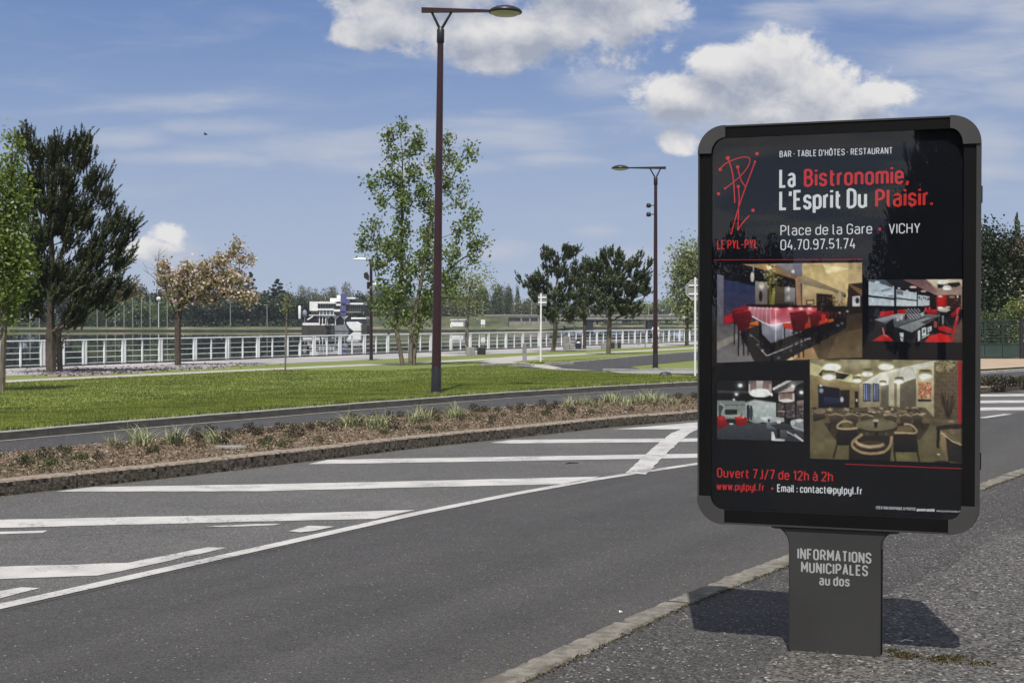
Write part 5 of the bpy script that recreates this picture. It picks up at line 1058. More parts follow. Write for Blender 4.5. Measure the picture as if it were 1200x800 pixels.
leafy('sapling', (673, 404), [(673,382,2,3)], 4, [[(673,404,0),(673,380,0)]], .03, (M['leafP'], M['bark2']), 'thin bare sapling stem between the tall bench slab and the black pine trunk', lpt=3, ls=.08, spread=.08)

# ------------------------------------------------------------------ far bank: tree kinds built once, then copied
def far_tree(name, R, H, kind, m, nl, ls, trunk=.25):
    root = empty(name); nb = {'round': 32, 'willow': 34, 'tall': 22, 'cedar': 26, 'poplar': 16, 'bare': 22}[kind]; C = []
    for k in range(nb):
        f = (k+.5)/nb; a = k*2.4
        if kind in ('round', 'bare'):
            v_ = runit(1)[0]*R_.uniform(.45, .85); c = np.array([v_[0]*R, v_[1]*R, H*(.50+v_[2]*.46)]); r = R*.40
        elif kind == 'willow':
            v_ = runit(1)[0]*R_.uniform(.4, .85); c = np.array([v_[0]*R, v_[1]*R, H*(.46+v_[2]*.46)]); r = R*.38
        elif kind == 'tall':
            v_ = runit(1)[0]*R_.uniform(.3, .8); c = np.array([v_[0]*R*.7, v_[1]*R*.7, H*(.50+v_[2]*.48)]); r = R*.38
        elif kind == 'poplar':
            w_ = math.sin(math.pi*min(1, f*.9+.12))**.7; c = np.array([math.cos(a)*R*.3*w_, math.sin(a)*R*.3*w_, H*(.12+.86*f)]); r = R*(.55*w_+.08)
        else:
            w_ = (1-f)**.8; c = np.array([math.cos(a)*R*w_*R_.uniform(.35, 1), math.sin(a)*R*w_*R_.uniform(.35, 1), H*(.2+.8*f)]); r = R*.24*(w_+.25)
        n_ = int(nl/nb); q = runit(n_)*np.cbrt(R_.random((n_, 1)))*r
        if kind == 'cedar': q[:, 2] *= .32
        if kind == 'willow': q[:, 2] = q[:, 2]*1.3-r*.2
        if kind in ('tall', 'poplar'): q[:, 2] *= 1.5
        C.append(c+q)
    C = np.concatenate(C); C[:, 2] = np.maximum(C[:, 2], .1)
    lo = .15
    mk('trunk', [prisms([(0, 0, -.3)], [(0, 0, H*.6)], trunk, trunk*.4, 6)] + [prisms([(0, 0, H*(.15+.05*k))], [C[int(len(C)*k/7)]], trunk*.3, .04, 4) for k in range(7)], M['bark'], root)
    mk('crown', [leaves(C, ls, ls*.7, 1.6 if kind == 'willow' else 0)], m, root)
    return root
FT = dict(willow=(far_tree('willow_tree', 4.4, 9.6, 'willow', M['farW'], 3400, .55), 9.6, 4.4), dark=(far_tree('dark_tree', 4.2, 8.6, 'round', M['farD'], 3400, .55), 8.6, 4.2),
          green=(far_tree('broadleaf_tree', 4.6, 10, 'round', M['farM'], 3400, .55), 10, 4.6), olive=(far_tree('broadleaf_tree', 4.6, 9, 'round', M['farO'], 3000, .5), 9, 4.6),
          grey=(far_tree('spring_tree', 4.6, 11, 'bare', M['farG'], 2400, .42), 11, 4.6), tall=(far_tree('tall_tree', 4.2, 13, 'tall', M['farM'], 3600, .55), 13, 4.2),
          cedar=(far_tree('cedar_tree', 5.2, 14, 'cedar', M['farD'], 3600, .6), 14, 5.2), yell=(far_tree('light_tree', 4.6, 10, 'round', M['farY'], 3000, .5), 10, 4.6),
          pop=(far_tree('poplar_tree', 3., 20, 'poplar', M['farM'], 3600, .5), 20, 3.))
first = {k: True for k in FT}
ADJ = dict(willow='drooping light green willow', dark='dark rounded tree', green='mid green rounded tree', olive='olive brown rounded tree', grey='hazy grey green tree', tall='tall narrow green tree', cedar='dark cedar with flat spreading tiers', yell='yellow green bushy tree', pop='tall slim poplar')
def put(kind, px, topy, wpx, Y, zb, where, group='trees on the far bank'):
    if zb >= .9: zb = -2.2
    if px > 645 and Y > 440 and px < 1000: Y += 40; zb = -.6
    r, H, R = FT[kind]; m = Y/F; h = WZ(topy, Y)-zb; sx = wpx*m/2/R*1.12; sz = h/H
    loc = (WX(px, Y), Y, zb); lb = f'{ADJ[kind]} {where}'
    if first[kind]: r.location = loc; r.scale = (sx, sx, sz); tag(r, lb, 'tree', group); first[kind] = False; return r
    return dup(r, loc, R_.uniform(0, 6.28), lb, (sx, sx, sz))
def tree_row(L):
    for a in L: put(*a)
wb = 'behind the row of thin white masts'
tree_row([('willow', x, y, w, Y, -.6, f'{wb}, {o}') for x, y, w, Y, o in ((107,352,38,392,'leftmost of them'),(130,347,44,395,'second from the left'),(152,343,44,392,'in the middle'),(175,346,40,396,'second from the right'),(196,345,38,390,'rightmost of them'))])
tree_row([('dark', x, y, w, Y, -.55, o) for x, y, w, Y, o in ((12,322,50,410,'seen under the leftmost young tree'),(48,318,50,415,'behind the tall pine trunk'),(86,322,50,410,'right of the tall pine trunk'),(122,338,36,440,'rising above the left end of the willows'),(155,328,34,445,'rising highest above the willows'),
          (226,348,36,385,'below the blossom, next to the cherry trunk'),(250,350,36,383,'below the middle of the cherry blossom'),(274,346,38,386,'under the right end of the blossom'),(298,345,38,384,'under the left cedar'),(322,348,36,386,'between the two cedars and the water'),(343,350,30,390,'just left of the white riverside building'),(352,347,28,405,'behind the left end of the white building'),(205,342,40,420,'directly behind the cherry trunk'),
          (421,342,18,420,'behind the blue tower of the building'))])
tree_row([('dark', x, y, w, Y, -.55, o) for x, y, w, Y, o in ((100,345,50,425,'directly behind the leftmost willows'),(142,340,50,428,'directly behind the middle willow'),(186,340,50,426,'directly behind the rightmost willow'),(238,340,50,425,'high behind the middle of the cherry blossom'),(285,338,50,426,'high behind the right end of the blossom'),(322,338,50,428,'high behind the cedars'))])
tree_row([('dark', x, 330, 60, 405, -.6, f'beyond the left edge of the picture, {o}') for x, o in ((-28,'nearest'),(-75,'second'),(-125,'third'),(-180,'fourth'))])
tree_row([(('olive','green','grey','green')[i % 4], 348+i*17.5, (343,340,336,342)[i % 4], 30, 505, -2., f'in the hazy back row, {o} from the left') for i, o in enumerate('first second third fourth fifth sixth seventh eighth ninth tenth eleventh twelfth thirteenth fourteenth fifteenth sixteenth seventeenth'.split()) if not 595 < 348+i*17.5 < 612])
tree_row([('cedar', 294,319,36,400,-.55,'right of the cherry tree, the taller of two'),('cedar', 325,327,44,402,-.55,'left of the sapling, the lower of two'),('cedar', 262,333,34,410,-.55,'hidden mostly behind the cherry blossom')])
tree_row([('grey', x, y, w, Y, -.4, o) for x, y, w, Y, o in ((352,334,22,470,'left of the group above the white building'),(366,336,22,475,'above the left wing of the building'),(392,335,20,470,'above the middle of the building'),(408,330,22,468,'right above the blue tower'),(440,333,26,470,'just right of the short promenade lamp'),(585,333,22,470,'left of the gap in the far tree line'))])
tree_row([('olive', x, y, w, Y, z, o) for x, y, w, Y, z, o in ((380,338,28,465,-.4,'behind the roof of the white building'),(425,336,26,462,1,'right of the blue tower, behind the dark tree'),(456,338,28,465,1.5,'left of the twin-stemmed tree'),(482,342,30,462,1.5,'seen between the two forked stems'),(532,343,36,440,1.5,'rounded, right of the tallest lamp pole'),(615,345,30,440,1.5,'rounded, left of the small square sign'),(760,352,34,480,-.4,'behind the bridge, left of the second lamp'))])
tree_row([('green', x, y, w, Y, z, o) for x, y, w, Y, z, o in ((447,342,22,440,1.6,'above the embankment beside the short lamp'),(504,340,30,445,1.6,'directly behind the tallest lamp pole'),(552,338,26,460,1.6,'behind the pale young tree'),(640,345,34,470,1.,'behind the left pine'),(668,348,36,475,1.,'between the left and middle pines'),(700,350,40,478,.0,'between the middle and right pines'),(730,352,36,480,.0,'behind the right pine'))])
tree_row([('tall', x, y, w, Y, z, o) for x, y, w, Y, z, o in ((566,334,24,465,1.6,'left one of the dark pair above the embankment'),(582,332,20,462,1.6,'right one of the dark pair above the embankment'),(597,334,16,468,1.6,'narrow, beside the gap of sky'),(606,334,10,520,1.,'pale and thin, right of the gap of sky'),(516,336,22,480,1.,'half hidden by the tallest lamp pole'))])
tree_row([('yell', x, y, w, Y, z, o) for x, y, w, Y, z, o in ((750,350,40,470,-.4,'left of the lamp with two spotlights'),(782,346,36,472,-.4,'right of the lamp with two spotlights'),(815,344,44,474,-.4,'behind the back of the traffic sign'),(860,344,60,480,-.4,'hidden behind the advertising panel, left of two'),(930,346,60,480,-.4,'hidden behind the advertising panel, right of two'))])
tree_row([('green', x, 378, 26, 452+i*3, -.7, f'low bush seen under the bridge, {o}') for i, (x, o) in enumerate(((716,'between the first two piers'),(738,'left of the second pier'),(785,'right of the second pier'),(812,'nearest the advertising panel')))])

# masts and lamp posts on the far bank
mast = empty('white_mast'); mk('mast_pole', [lathe([(.11, -.3), (.11, 8.0), (.001, 8.05)], 6)], M['mast'], mast)
ords = ['first','second','third','fourth','fifth','sixth','seventh','eighth','ninth','tenth','eleventh']
for i, (x, y) in enumerate(((35,352),(46,352),(114,353),(124.6,352),(135,352),(145.4,347.5),(155.6,347.5),(165.8,347),(176,347),(186,347),(196,347.5))):
    Y = 377.; s = (WZ(y, Y)+.7)/8.05; loc = (WX(x, Y), Y, -.7); lb = f'thin white mast on the far bank, {ords[i]} from the left'
    if i == 0: mast.location = loc; mast.scale = (1, 1, s); tag(mast, lb, 'mast', 'row of masts on the far bank')
    else: dup(mast, loc, None, lb, (1, 1, s))
gl_ = mk('globe_lamp', [lathe([(.001, 8.9), (.45, 8.7), (.62, 8.2), (.4, 7.7), (.001, 7.6)], 10), prisms([(0, 0, 0)], [(0, 0, 7.4)], .1, .08, 6)], M['rail'], None, True); gl_.location = (WX(186, 374), 374, -.7); gl_.scale = (1, 1, .9)
tag(gl_, 'white globe lamp standing in the row of masts left of the cherry tree', 'lamp')
fl = empty('far_lamp_post'); mk('lamp_pole', [prisms([(0, 0, 0)], [(0, 0, 7)], .12, .10, 6)], M['mast'], fl); mk('lamp_head', [box(-.2, .9, -.2, .2, 6.95, 7.15)], M['mast'], fl)
for i, (x, yt, yb, Y, lb) in enumerate(((270,354,382,378,'pale lamp post on the far bank below the cherry blossom'),(313,357,382,378,'pale lamp post with flat head on the far bank between two cedars'),(426,354,369,398,'pale lamp post on the embankment just left of the short promenade lamp'),(441,354,370,398,'pale post on the embankment just right of the short promenade lamp'),
        (503,358,371,398,'thin pale post on the embankment left of the tallest lamp pole'),(557,352,369,400,'left of two pale posts by the start of the bridge'),(566,353,369,400,'right of two pale posts by the start of the bridge'),(623,353,369,428,'thin pale lamp post on the bridge, left of the square sign'),(691,357,369,432,'thin pale lamp post on the bridge behind the middle pine'),(760,357,369,432,'thin pale lamp post on the bridge left of the second lamp'),(787,358,369,432,'thin pale lamp post on the bridge right of the second lamp'))):
    zb = WZ(yb, Y); s = (WZ(yt, Y)-zb)/7.1; loc = (WX(x, Y), Y, zb)
    if i == 0: fl.location = loc; fl.scale = (1, 1, s); tag(fl, lb, 'lamp post', 'pale lamp posts across the river')
    else: dup(fl, loc, random.choice([0, math.pi]), lb, (1, 1, s))

# ------------------------------------------------------------------ bridge
BY = 425.
br = empty('road_bridge', (WX(645, BY), BY, -2)); tag(br, 'long low concrete road bridge crossing the river behind the pines', 'bridge'); bx, bz = WX(645, BY), -2
def bb(name, x0, x1, y0, y1, d0, d1, m, parent=br, Y=BY, o=(bx, BY, bz)):
    return mk(name, [box(WX(x0, Y)-o[0], WX(x1, Y)-o[0], d0, d1, WZ(y1, Y)-o[2], WZ(y0, Y)-o[2])], m, parent)
bb('deck', 643, 1500, 370.3, 374.4, 0, 14, M['conc']); bb('parapet', 560, 1500, 368.4, 370.25, -.15, .25, M['stone']); bb('parapet', 560, 1500, 368.4, 370.25, 13.7, 14.1, M['stone']); bb('road_slab', 560, 642.6, 370.3, 372, .0, 14, M['conc'])
for x in (688, 760, 832, 904, 976): bb('pier', x, x+8, 374.4, 390, 3, 11, M['conc'])
bb('girder', 645, 1500, 374.4, 376.0, 2, 12, M['dark'])
ab = bb('abutment', 586, 645, 372.1, 386.5, .6, 14, M['conc'])
for x in (610, 620, 630, 639): bb('buttress', x, x+1.8, 372.6, 386.4, -.4, .58, M['stone'])
kiosk = empty('white_kiosk', (WX(537, 377), 377, -.9)); tag(kiosk, 'small white flat-roofed kiosk at the water edge right of the tallest lamp', 'kiosk'); ko = (WX(537, 377), 377, -.9)
bb('wall', 528.5, 547, 375, 382.5, 0, 4, M['white'], kiosk, 377, ko); bb('roof', 527.5, 548, 374, 374.9, -.3, 4.3, M['white'], kiosk, 377, ko); bb('door', 543, 545.5, 377.3, 382.5, -.06, -.01, M['greyb'], kiosk, 377, ko); bb('buttress', 527.8, 530, 379, 383.6, -1.2, -.1, M['white'], kiosk, 377, ko)
cab = empty('white_cabinet', (WX(566, 378), 378, -.9)); tag(cab, 'small white cabinet on the far bank in front of the bridge wall', 'cabinet'); ko = (WX(566, 378), 378, -.9)
bb('cabinet_body', 563.5, 568.5, 374.5, 380.2, 0, .8, M['white'], cab, 378, ko); bb('leg', 564.2, 564.9, 380.2, 384.5, .1, .5, M['white'], cab, 378, ko); bb('leg', 567, 567.7, 380.2, 384.5, .1, .5, M['white'], cab, 378, ko)

# ------------------------------------------------------------------ white riverside building
RY = 365.; ro = (WX(393, RY), RY, WZl-.2)
rb = empty('riverside_building', ro); tag(rb, 'white modernist riverside building with a blue tower and terraces, across the water', 'building')
def rbx(name, x0, x1, y0, y1, d0, d1, m, parent=rb): return bb(name, x0, x1, y0, y1, d0, d1, m, parent, RY, ro)
rbx('platform', 353.5, 430, 381.6, 389, 0, 16, M['bankstone']); rbx('wing_wall', 361.5, 371, 353.2, 364, 2, 12, M['white']); rbx('wing_roof', 371.05, 392, 353.2, 355.6, 2, 12, M['white'])
w = rbx('window_band', 371.05, 392, 355.65, 361.4, 2.6, 12, M['glassd'])
for k in range(6): rbx('mullion', 374+k*3, 374.35+k*3, 355.7, 361.3, 2.45, 2.59, M['greyb'], w)
rbx('parapet', 371.05, 390, 361.45, 363.4, 1.8, 12, M['white'])
w = rbx('glazed_hall', 373, 390, 363.45, 368.8, 2.4, 11, M['glassl'])
for k in range(5): rbx('mullion', 373+k*4.1, 373.6+k*4.1, 363.5, 368.8, 2.1, 2.39, M['white'], w)
rbx('terrace_slab', 361, 392, 368.85, 369.7, 1.6, 12, M['white'])
for x in (372.6, 376.3, 380, 355.2, 391.5): rbx('column', x, x+.9, 369.75 if x > 360 else 363, 381, 2, 2.4, M['white'])
rbx('ground_floor_glazing', 361, 412, 369.75, 381, 4.5, 12, M['glassd'])
rbx('deck_balustrade', 354.5, 374.5, 378.2, 380.9, .3, .6, M['white']); rbx('deck_balustrade', 376, 392, 379.6, 380.9, .3, .6, M['white'])
rbx('upper_block', 384.5, 397.9, 349, 353.15, 4, 12, M['white']); rbx('upper_block', 392, 397.9, 345.2, 348.95, 5, 11, M['white']); rbx('upper_wall', 390, 397.9, 355.65, 358, 3.5, 12, M['white']); rbx('stair_block', 390.1, 397.4, 362.4, 364.9, 1.9, 8, M['white'])
rbx('blue_tower', 398, 404, 344, 369, 2.2, 8, M['blue']); rbx('blue_panel', 399, 409, 351, 355.2, 1.9, 2.15, M['blue'])
rbx('penthouse_roof', 404.05, 414.5, 348.1, 349.9, 4, 12, M['white']); rbx('penthouse_window', 404.05, 420, 349.95, 354.6, 5, 12, M['glassd'])
rbx('floor_slab', 404.05, 424.5, 354.65, 356.7, 2.3, 13, M['white']); w = rbx('window_band', 404.05, 423, 356.75, 364.4, 3, 13, M['glassd'])
for k in range(8): rbx('mullion', 405+k*2.3, 405.3+k*2.3, 356.8, 364.4, 2.85, 2.99, M['greyb'], w)
rbx('floor_slab', 390, 422, 364.95, 366.2, 2.2, 13, M['greyb']); rbx('terrace_block', 408, 429, 373.7, 381, 1, 12, M['glassd']); rbx('terrace_roof', 411, 428.7, 371.9, 373.65, .8, 12, M['white'])
def rpoly(name, P, d0, d1, m): return mk(name, prism([(WX(x, RY)-ro[0], WZ(y, RY)-ro[2]) for x, y in P], d0, d1), m, rb)
rpoly('hull_wall', [(407,377.6),(409,377),(419,377),(424,380),(424.5,387.4),(416,387.6),(411,384)][::-1], -3, .9, M['white']); rpoly('hull_wall', [(393,381),(406.8,380),(410.5,384.2),(415.5,387.6),(394,387.6)][::-1], -2.4, .9, M['greyb'])
for x in (384.3, 394, 404.2):
    k = mk('canopy', [lathe([(.08, 0), (.35, .25), (.95, .85), (1.02, .95), (.9, .9), (.05, .4)], 6, (WX(x, RY)-ro[0], -1.2, WZ(374.3, RY)-ro[2]))], M['white'], rb)
    mk('mast', [prisms([(WX(x, RY)-ro[0], -1.2, WZ(381, RY)-ro[2])], [(WX(x, RY)-ro[0], -1.2, WZ(374, RY)-ro[2])], .07, .07, 5)], M['white'], k)
mk('white_tube', [lathe([(.3, 0), (.36, .3), (.36, 3.1), (.2, 3.4)], 10, (WX(350.5, RY)-ro[0], 1, WZ(373.5, RY)-ro[2]))], M['white'], rb, True)
mk('grey_tank', [lathe([(.05, 0), (.5, .3), (.62, 1.0), (.5, 1.7), (.05, 2.)], 10, (WX(356.2, RY)-ro[0], 1.4, WZ(372, RY)-ro[2]))], M['greyb'], rb, True)
rpoly('stair', [(359,374),(366,369.8),(366,371.2),(360,375.2)][::-1], 1., 1.5, M['white'])
# low wall of dark planting along the water in front
hm = mk('riverside_hedge', [leaves(np.c_[R_.uniform(WX(-60, 380), WX(354, 380), 9000), R_.uniform(379, 386, 9000), R_.uniform(-.8, 1.3, 9000)], .5, .4)], M['farD']); tag(hm, 'low dark hedge along the far waterline left of the white building', 'hedge')
# ------------------------------------------------------------------ signs, benches, bollards on the lawn and promenade
p = T(633.5, 423.2); Y = p[1]
ss_ = empty('small_sign', p); tag(ss_, 'small square sign seen from behind on a thin white pole in the grass', 'sign')
m_ = Y/F; hh = WZ(343.5, Y)-p[2]
mk('sign_pole', [prisms([(0, 0, -.05)], [(.02, 0, hh)], .045, .045, 8)], M['rail'], ss_)
zc_ = WZ(351.5, Y)-p[2]
pl = mk('sign_plate', prism([(-3*m_, zc_-6.6*m_), (7.2*m_, zc_-6.6*m_), (7.2*m_, zc_+6.6*m_), (-3*m_, zc_+6.6*m_)], -.012, .012), M['greyb'], ss_)
for z in (-3*m_, 3*m_): mk('rail_clamp', [box(-3*m_, 7*m_, -.04, -.013, zc_+z-.03, zc_+z+.03)], M['rail'], pl)
p = T(814.5, 441.5); Y = p[1]; m_ = Y/F
st_ = empty('traffic_sign', p); tag(st_, 'octagonal traffic sign seen from its grey back, left of the advertising panel', 'traffic sign')
hh = WZ(325, Y)-p[2]; mk('sign_pole', [prisms([(0, 0, -.05)], [(0, 0, hh)], .03, .03, 10)], M['rail'], st_)
zc_ = WZ(339.5, Y)-p[2]; r_ = 12.8*m_
oc = [(math.cos(math.radians(22.5+45*k))*r_+.02, zc_+math.sin(math.radians(22.5+45*k))*r_) for k in range(8)]
mk('sign_plate', prism(oc, .035, .05), M['stone'], st_)
oc2 = [(x*.97+.02*.03, zc_+(z-zc_)*.97) for x, z in oc]; mk('plate_rim', [(ring(oc, oc2, .02, .034)[0][0], ring(oc, oc2, .02, .034)[0][1], 0)], M['rail'], st_)
for z in (-.12, .12): mk('clamp', [box(-.18, .22, .010, .034, zc_+z-.02, zc_+z+.02)], M['rail'], st_)
def block(name, x0, x1, ytop, ybase, label, m, dep=.5, cat='bench block', group=None, b=.02, rz=0):
    p = T((x0+x1)/2, ybase); Y = p[1]; w = (x1-x0)/F*Y; h = WZ(ytop, Y)-p[2]
    o = mk(name, bevel_box(-w/2, w/2, 0, dep, -.05, h, b), m); o.location = p; return tag(o, label, cat, group)
gB = 'concrete and dark seating blocks on the promenade'
block('bollard', 612.4, 617.2, 402, 427.2, 'tall grey square bollard left of the small square sign', M['stone'], .22, 'bollard')
block('slab_post', 545, 549, 374.5, 414.6, 'tall thin grey post behind the light seating block right of the tallest lamp', M['stone'], .2, 'post')
block('seating_block', 546.3, 556, 406.8, 416.2, 'light concrete seating block at the foot of the tall thin grey post', M['stone'], .6, group=gB)
block('seating_block', 559.2, 569, 407, 415.6, 'black seating block beside the light one, right of the tallest lamp', M['dark'], .6, group=gB)
block('concrete_slab', 660.2, 667.6, 394, 410, 'upright grey concrete slab between the left and middle pines', M['stone'], .5, 'slab')
block('seating_block', 668, 673, 402.8, 410, 'low grey block leaning on the upright slab between the pines', M['stone'], .5, group=gB)
bk = block('litter_bin', 674.4, 681.4, 402, 409.2, 'black square litter bin left of the black pine trunk', M['dark'], .5, 'litter bin')
w_ = bk.dimensions.x; h_ = bk.dimensions.z-.05
mk('bin_hood', [box(-w_/2+.02, w_/2-.02, .1, .4, h_+.14, h_+.24), box(-w_/2+.02, -w_/2+.06, .1, .4, h_, h_+.14), box(w_/2-.06, w_/2-.02, .1, .4, h_, h_+.14)], M['dark'], bk)
mk('bin_bag', [lathe([(.16, h_+.002), (.17, h_+.07), (.1, h_+.13), (.001, h_+.135)], 10, (0, .25, 0))], M['rail'], bk, True)
block('seating_block', 704.8, 714, 401.4, 409.2, 'light concrete seating block left of the right pine trunk', M['stone'], .6, group=gB)
block('seating_block', 715.5, 720, 401.2, 408.6, 'first dark block right of the right pine trunk', M['dark'], .5, group=gB)
block('seating_block', 720.6, 723.6, 401.4, 408.4, 'grey block between two dark blocks right of the right pine trunk', M['stone'], .5, group=gB)
block('seating_block', 724.2, 727.8, 401.2, 408.2, 'farthest right dark block, before the thin sapling', M['dark'], .5, group=gB)
block('post', 747.5, 749, 398, 404.6, 'stub post beside the railing left of the walker', M['stone'], .1, 'post')

# person walking on the promenade, mostly hidden by the second lamp
p = T(768.3, 407.0); Y = p[1]
def skinned(name, verts, edges, rads, m, parent, sub=2):
    me = bpy.data.meshes.new(name); me.from_pydata(verts, edges, []); o = bpy.data.objects.new(name, me); COL.objects.link(o)
    o.modifiers.new('s', 'SKIN'); sv = me.skin_vertices
    if not len(sv): me.attributes  # layer is made with the modifier
    import bmesh
    bm = bmesh.new(); bm.from_mesh(me); l = bm.verts.layers.skin.verify()
    for v, r in zip(bm.verts, rads): v[l].radius = (r, r) if not hasattr(r, '__len__') else r
    bm.verts.ensure_lookup_table(); bm.verts[0][l].use_root = True; bm.to_mesh(me); bm.free()
    s = o.modifiers.new('u', 'SUBSURF'); s.levels = s.render_levels = sub
    dg = bpy.context.evaluated_depsgraph_get(); m2 = bpy.data.meshes.new_from_object(o.evaluated_get(dg)); bpy.data.objects.remove(o); bpy.data.meshes.remove(me)
    o = bpy.data.objects.new(name, m2); COL.objects.link(o); m2.materials.clear(); m2.materials.append(m); o.parent = parent
    for q_ in m2.polygons: q_.use_smooth = True
    return o
per = empty('person', p, .25); tag(per, 'person in white shirt and black shorts walking, mostly hidden by the lamp pole', 'person')
skin = mat('skin', (.42, .25, .17), .5); shirt = mat('white cotton', (.75, .75, .73), .8); blk = mat('black cloth', (.012, .012, .014), .8); hair = mat('brown hair', (.035, .02, .012), .6)
bv = [(0,0,.95),(0,0,1.15),(0,.0,1.38),(0,0,1.48),(0,0,1.56),(0,-.01,1.66),(0,0,1.73), (.09,0,.9),(.11,-.16,.5),(.11,-.05,.09),(.11,-.20,.04), (-.09,0,.9),(-.1,.1,.5),(-.1,.3,.14),(-.1,.2,.06),
      (.19,0,1.4),(.29,.03,1.12),(.24,-.14,.93),(-.19,0,1.4),(-.30,.04,1.12),(-.22,.12,.93)]
be = [(0,1),(1,2),(2,3),(3,4),(4,5),(5,6),(0,7),(7,8),(8,9),(9,10),(0,11),(11,12),(12,13),(13,14),(2,15),(15,16),(16,17),(2,18),(18,19),(19,20)]
skinned('body', bv, be, [.13,.12,.14,.055,.06,.095,.07,.09,.055,.04,.04,.09,.055,.04,.04,.06,.042,.035,.06,.042,.035], skin, per)
skinned('shirt', [(0,0,.94),(0,0,1.15),(0,0,1.38),(0,0,1.45),(.19,0,1.4),(.26,.02,1.2),(-.19,0,1.4),(-.26,.02,1.2)], [(0,1),(1,2),(2,3),(2,4),(4,5),(2,6),(6,7)], [(.17,.13),(.165,.125),(.19,.13),.08,.075,.065,.075,.065], shirt, per)
skinned('shorts', [(0,0,1.0),(0,0,.9),(.1,-.06,.72),(.11,-.14,.52),(-.1,.03,.72),(-.1,.1,.52)], [(0,1),(1,2),(2,3),(1,4),(4,5)], [.16,.165,.11,.085,.11,.085], blk, per)
skinned('hair', [(0,.02,1.70),(0,.01,1.76)], [(0,1)], [.1,.075], hair, per, 2)
mk('shoe', [box(.06, .16, -.30, -.02, 0, .08)], blk, per); mk('shoe', [box(-.15, -.05, .12, .36, .02, .12)], blk, per)
bg_ = empty('shoulder_bag', (p[0]-.30, p[1], p[2]+.82)); tag(bg_, 'small black bag hanging at the hip of the walking person', 'bag')
mk('bag_body', bevel_box(-.11, .07, -.1, .1, -.14, .12, .03), blk, bg_); mk('bag_strap', tube(spl3([(-.02, 0, .1), (.1, .0, .45), (.22, 0, .62)], 4), .012, 5), blk, bg_)

# ------------------------------------------------------------------ right of the panel: gate, fence, dark tree, poplar, house
gp = T(1175, 420.5); GY = gp[1]; gm_ = GY/F
gate = empty('steel_gate', gp); tag(gate, 'dark green steel double gate with a mesh top, across the road at the right edge', 'gate')
def gx(px): return WX(px, GY)-gp[0]
def gz(py): return WZ(py, GY)-gp[2]
for a, b in ((1130,1153.6),(1154.2,1174.4),(1175,1195)):
    mk('panel', [box(gx(a), gx(b), -.02, .02, .06, gz(404))], M['green'], gate)
    mk('frame_rail', [box(gx(a), gx(b), -.035, .035, gz(404), gz(403)), box(gx(a), gx(b), -.035, .035, gz(375.6), gz(374.6)), box(gx(a), gx(a+.7), -.034, .034, gz(403), gz(375.6)), box(gx(b-.7), gx(b), -.034, .034, gz(403), gz(375.6))], M['green'], gate)
    ch = [prisms([(x, 0, gz(403))], [(x, 0, gz(375.6))], .008, .008, 4) for x in np.arange(gx(a)+.06, gx(b)-.04, .075)] + [prisms([(gx(a), 0, z)], [(gx(b), 0, z)], .007, .007, 4) for z in np.arange(gz(402), gz(376), .12)]
    stuff(mk('mesh_bars', ch, M['green'], gate))
mk('gate_post', [box(gx(1195.2), gx(1198.4), -.08, .08, 0, gz(372))], M['dark'], gate); mk('gate_post', [box(gx(1127), gx(1129.5), -.08, .08, 0, gz(372))], M['dark'], gate)
dw = empty('garden_wall', (gx(1199.4)+gp[0]+3.2, GY, gp[2])); tag(dw, 'low concrete wall with a clipped hedge continuing right of the steel gate', 'wall')
mk('wall_base', bevel_box(-3.2, 7, -.12, .12, 0, .7, .02), M['stone'], dw); mk('hedge_top', [leaves(np.c_[R_.uniform(-3.2, 7, 5000), R_.uniform(-.4, .4, 5000), R_.uniform(.6, 2., 5000)], .09, .06)], M['farM'], dw)
hd = mk('garden_hedge', [leaves(np.c_[R_.uniform(gx(1120), gx(1200), 9000)+gp[0], R_.uniform(GY+.5, GY+1.6, 9000), gp[2]+R_.uniform(0, 2.1, 9000)*R_.uniform(.7, 1., 9000)], .10, .07)], M['farM']); tag(hd, 'dark clipped hedge right behind the green steel gate', 'hedge')
# near enough to need its own finer crown
def place(base, Y):  return np.array([WX(base, Y), Y, -.4])
def big_tree(name, px, Y, blobs, n, trunk, r0, mats, label, lpt, ls, spread):
    global T
    T0 = T; T = lambda *a: place(px, Y)
    try: return leafy(name, (px, 0), blobs, n, trunk, r0, mats, label, lpt=lpt, ls=ls, spread=spread)
    finally: T = T0
big_tree('dark_tree', 1176, 76, [(1160,282,12,10),(1180,285,14,10),(1165,300,18,12),(1190,310,14,12),(1150,300,20,16),(1172,325,16,10),(1158,350,20,12),(1185,345,14,10),(1140,330,24,24),(1176,366,20,9),(1195,330,9,12),(1150,275,10,8),(1210,300,16,24)], 210,
         [[(1176,420,0),(1176,380,0),(1174,340,0),(1172,300,0)], [(1166,420,.4),(1164,370,.4),(1162,330,.3),(1160,300,.2)]], .20, (M['farD'], M['bark']), 'dark evergreen tree with gaps of sky, behind the green gate', 60, .18, .32)
put('pop', 1191, 246, 15, 118, -.4, 'at the right edge above the dark tree', 'park trees')
big_tree('maple_shrub', 1192, 66, [(1190,372,8,9),(1196,385,8,9),(1200,365,9,9),(1186,360,5,5),(1194,398,5,5)], 60, [[(1196,420,0),(1195,400,0),(1194,380,0)]], .06, (M['farY'], M['bark']), 'yellow green shrub against the gate post at the right edge', 50, .12, .18)
hs = empty('cream_house', (WX(1215, 100), 100, -.4)); tag(hs, 'cream rendered house glimpsed between the dark tree and the right edge', 'house'); ho = (WX(1215, 100), 100, -.4)
bb('wall', 1180, 1320, 312, 421, 0, 8, M['cream'], hs, 100, ho)
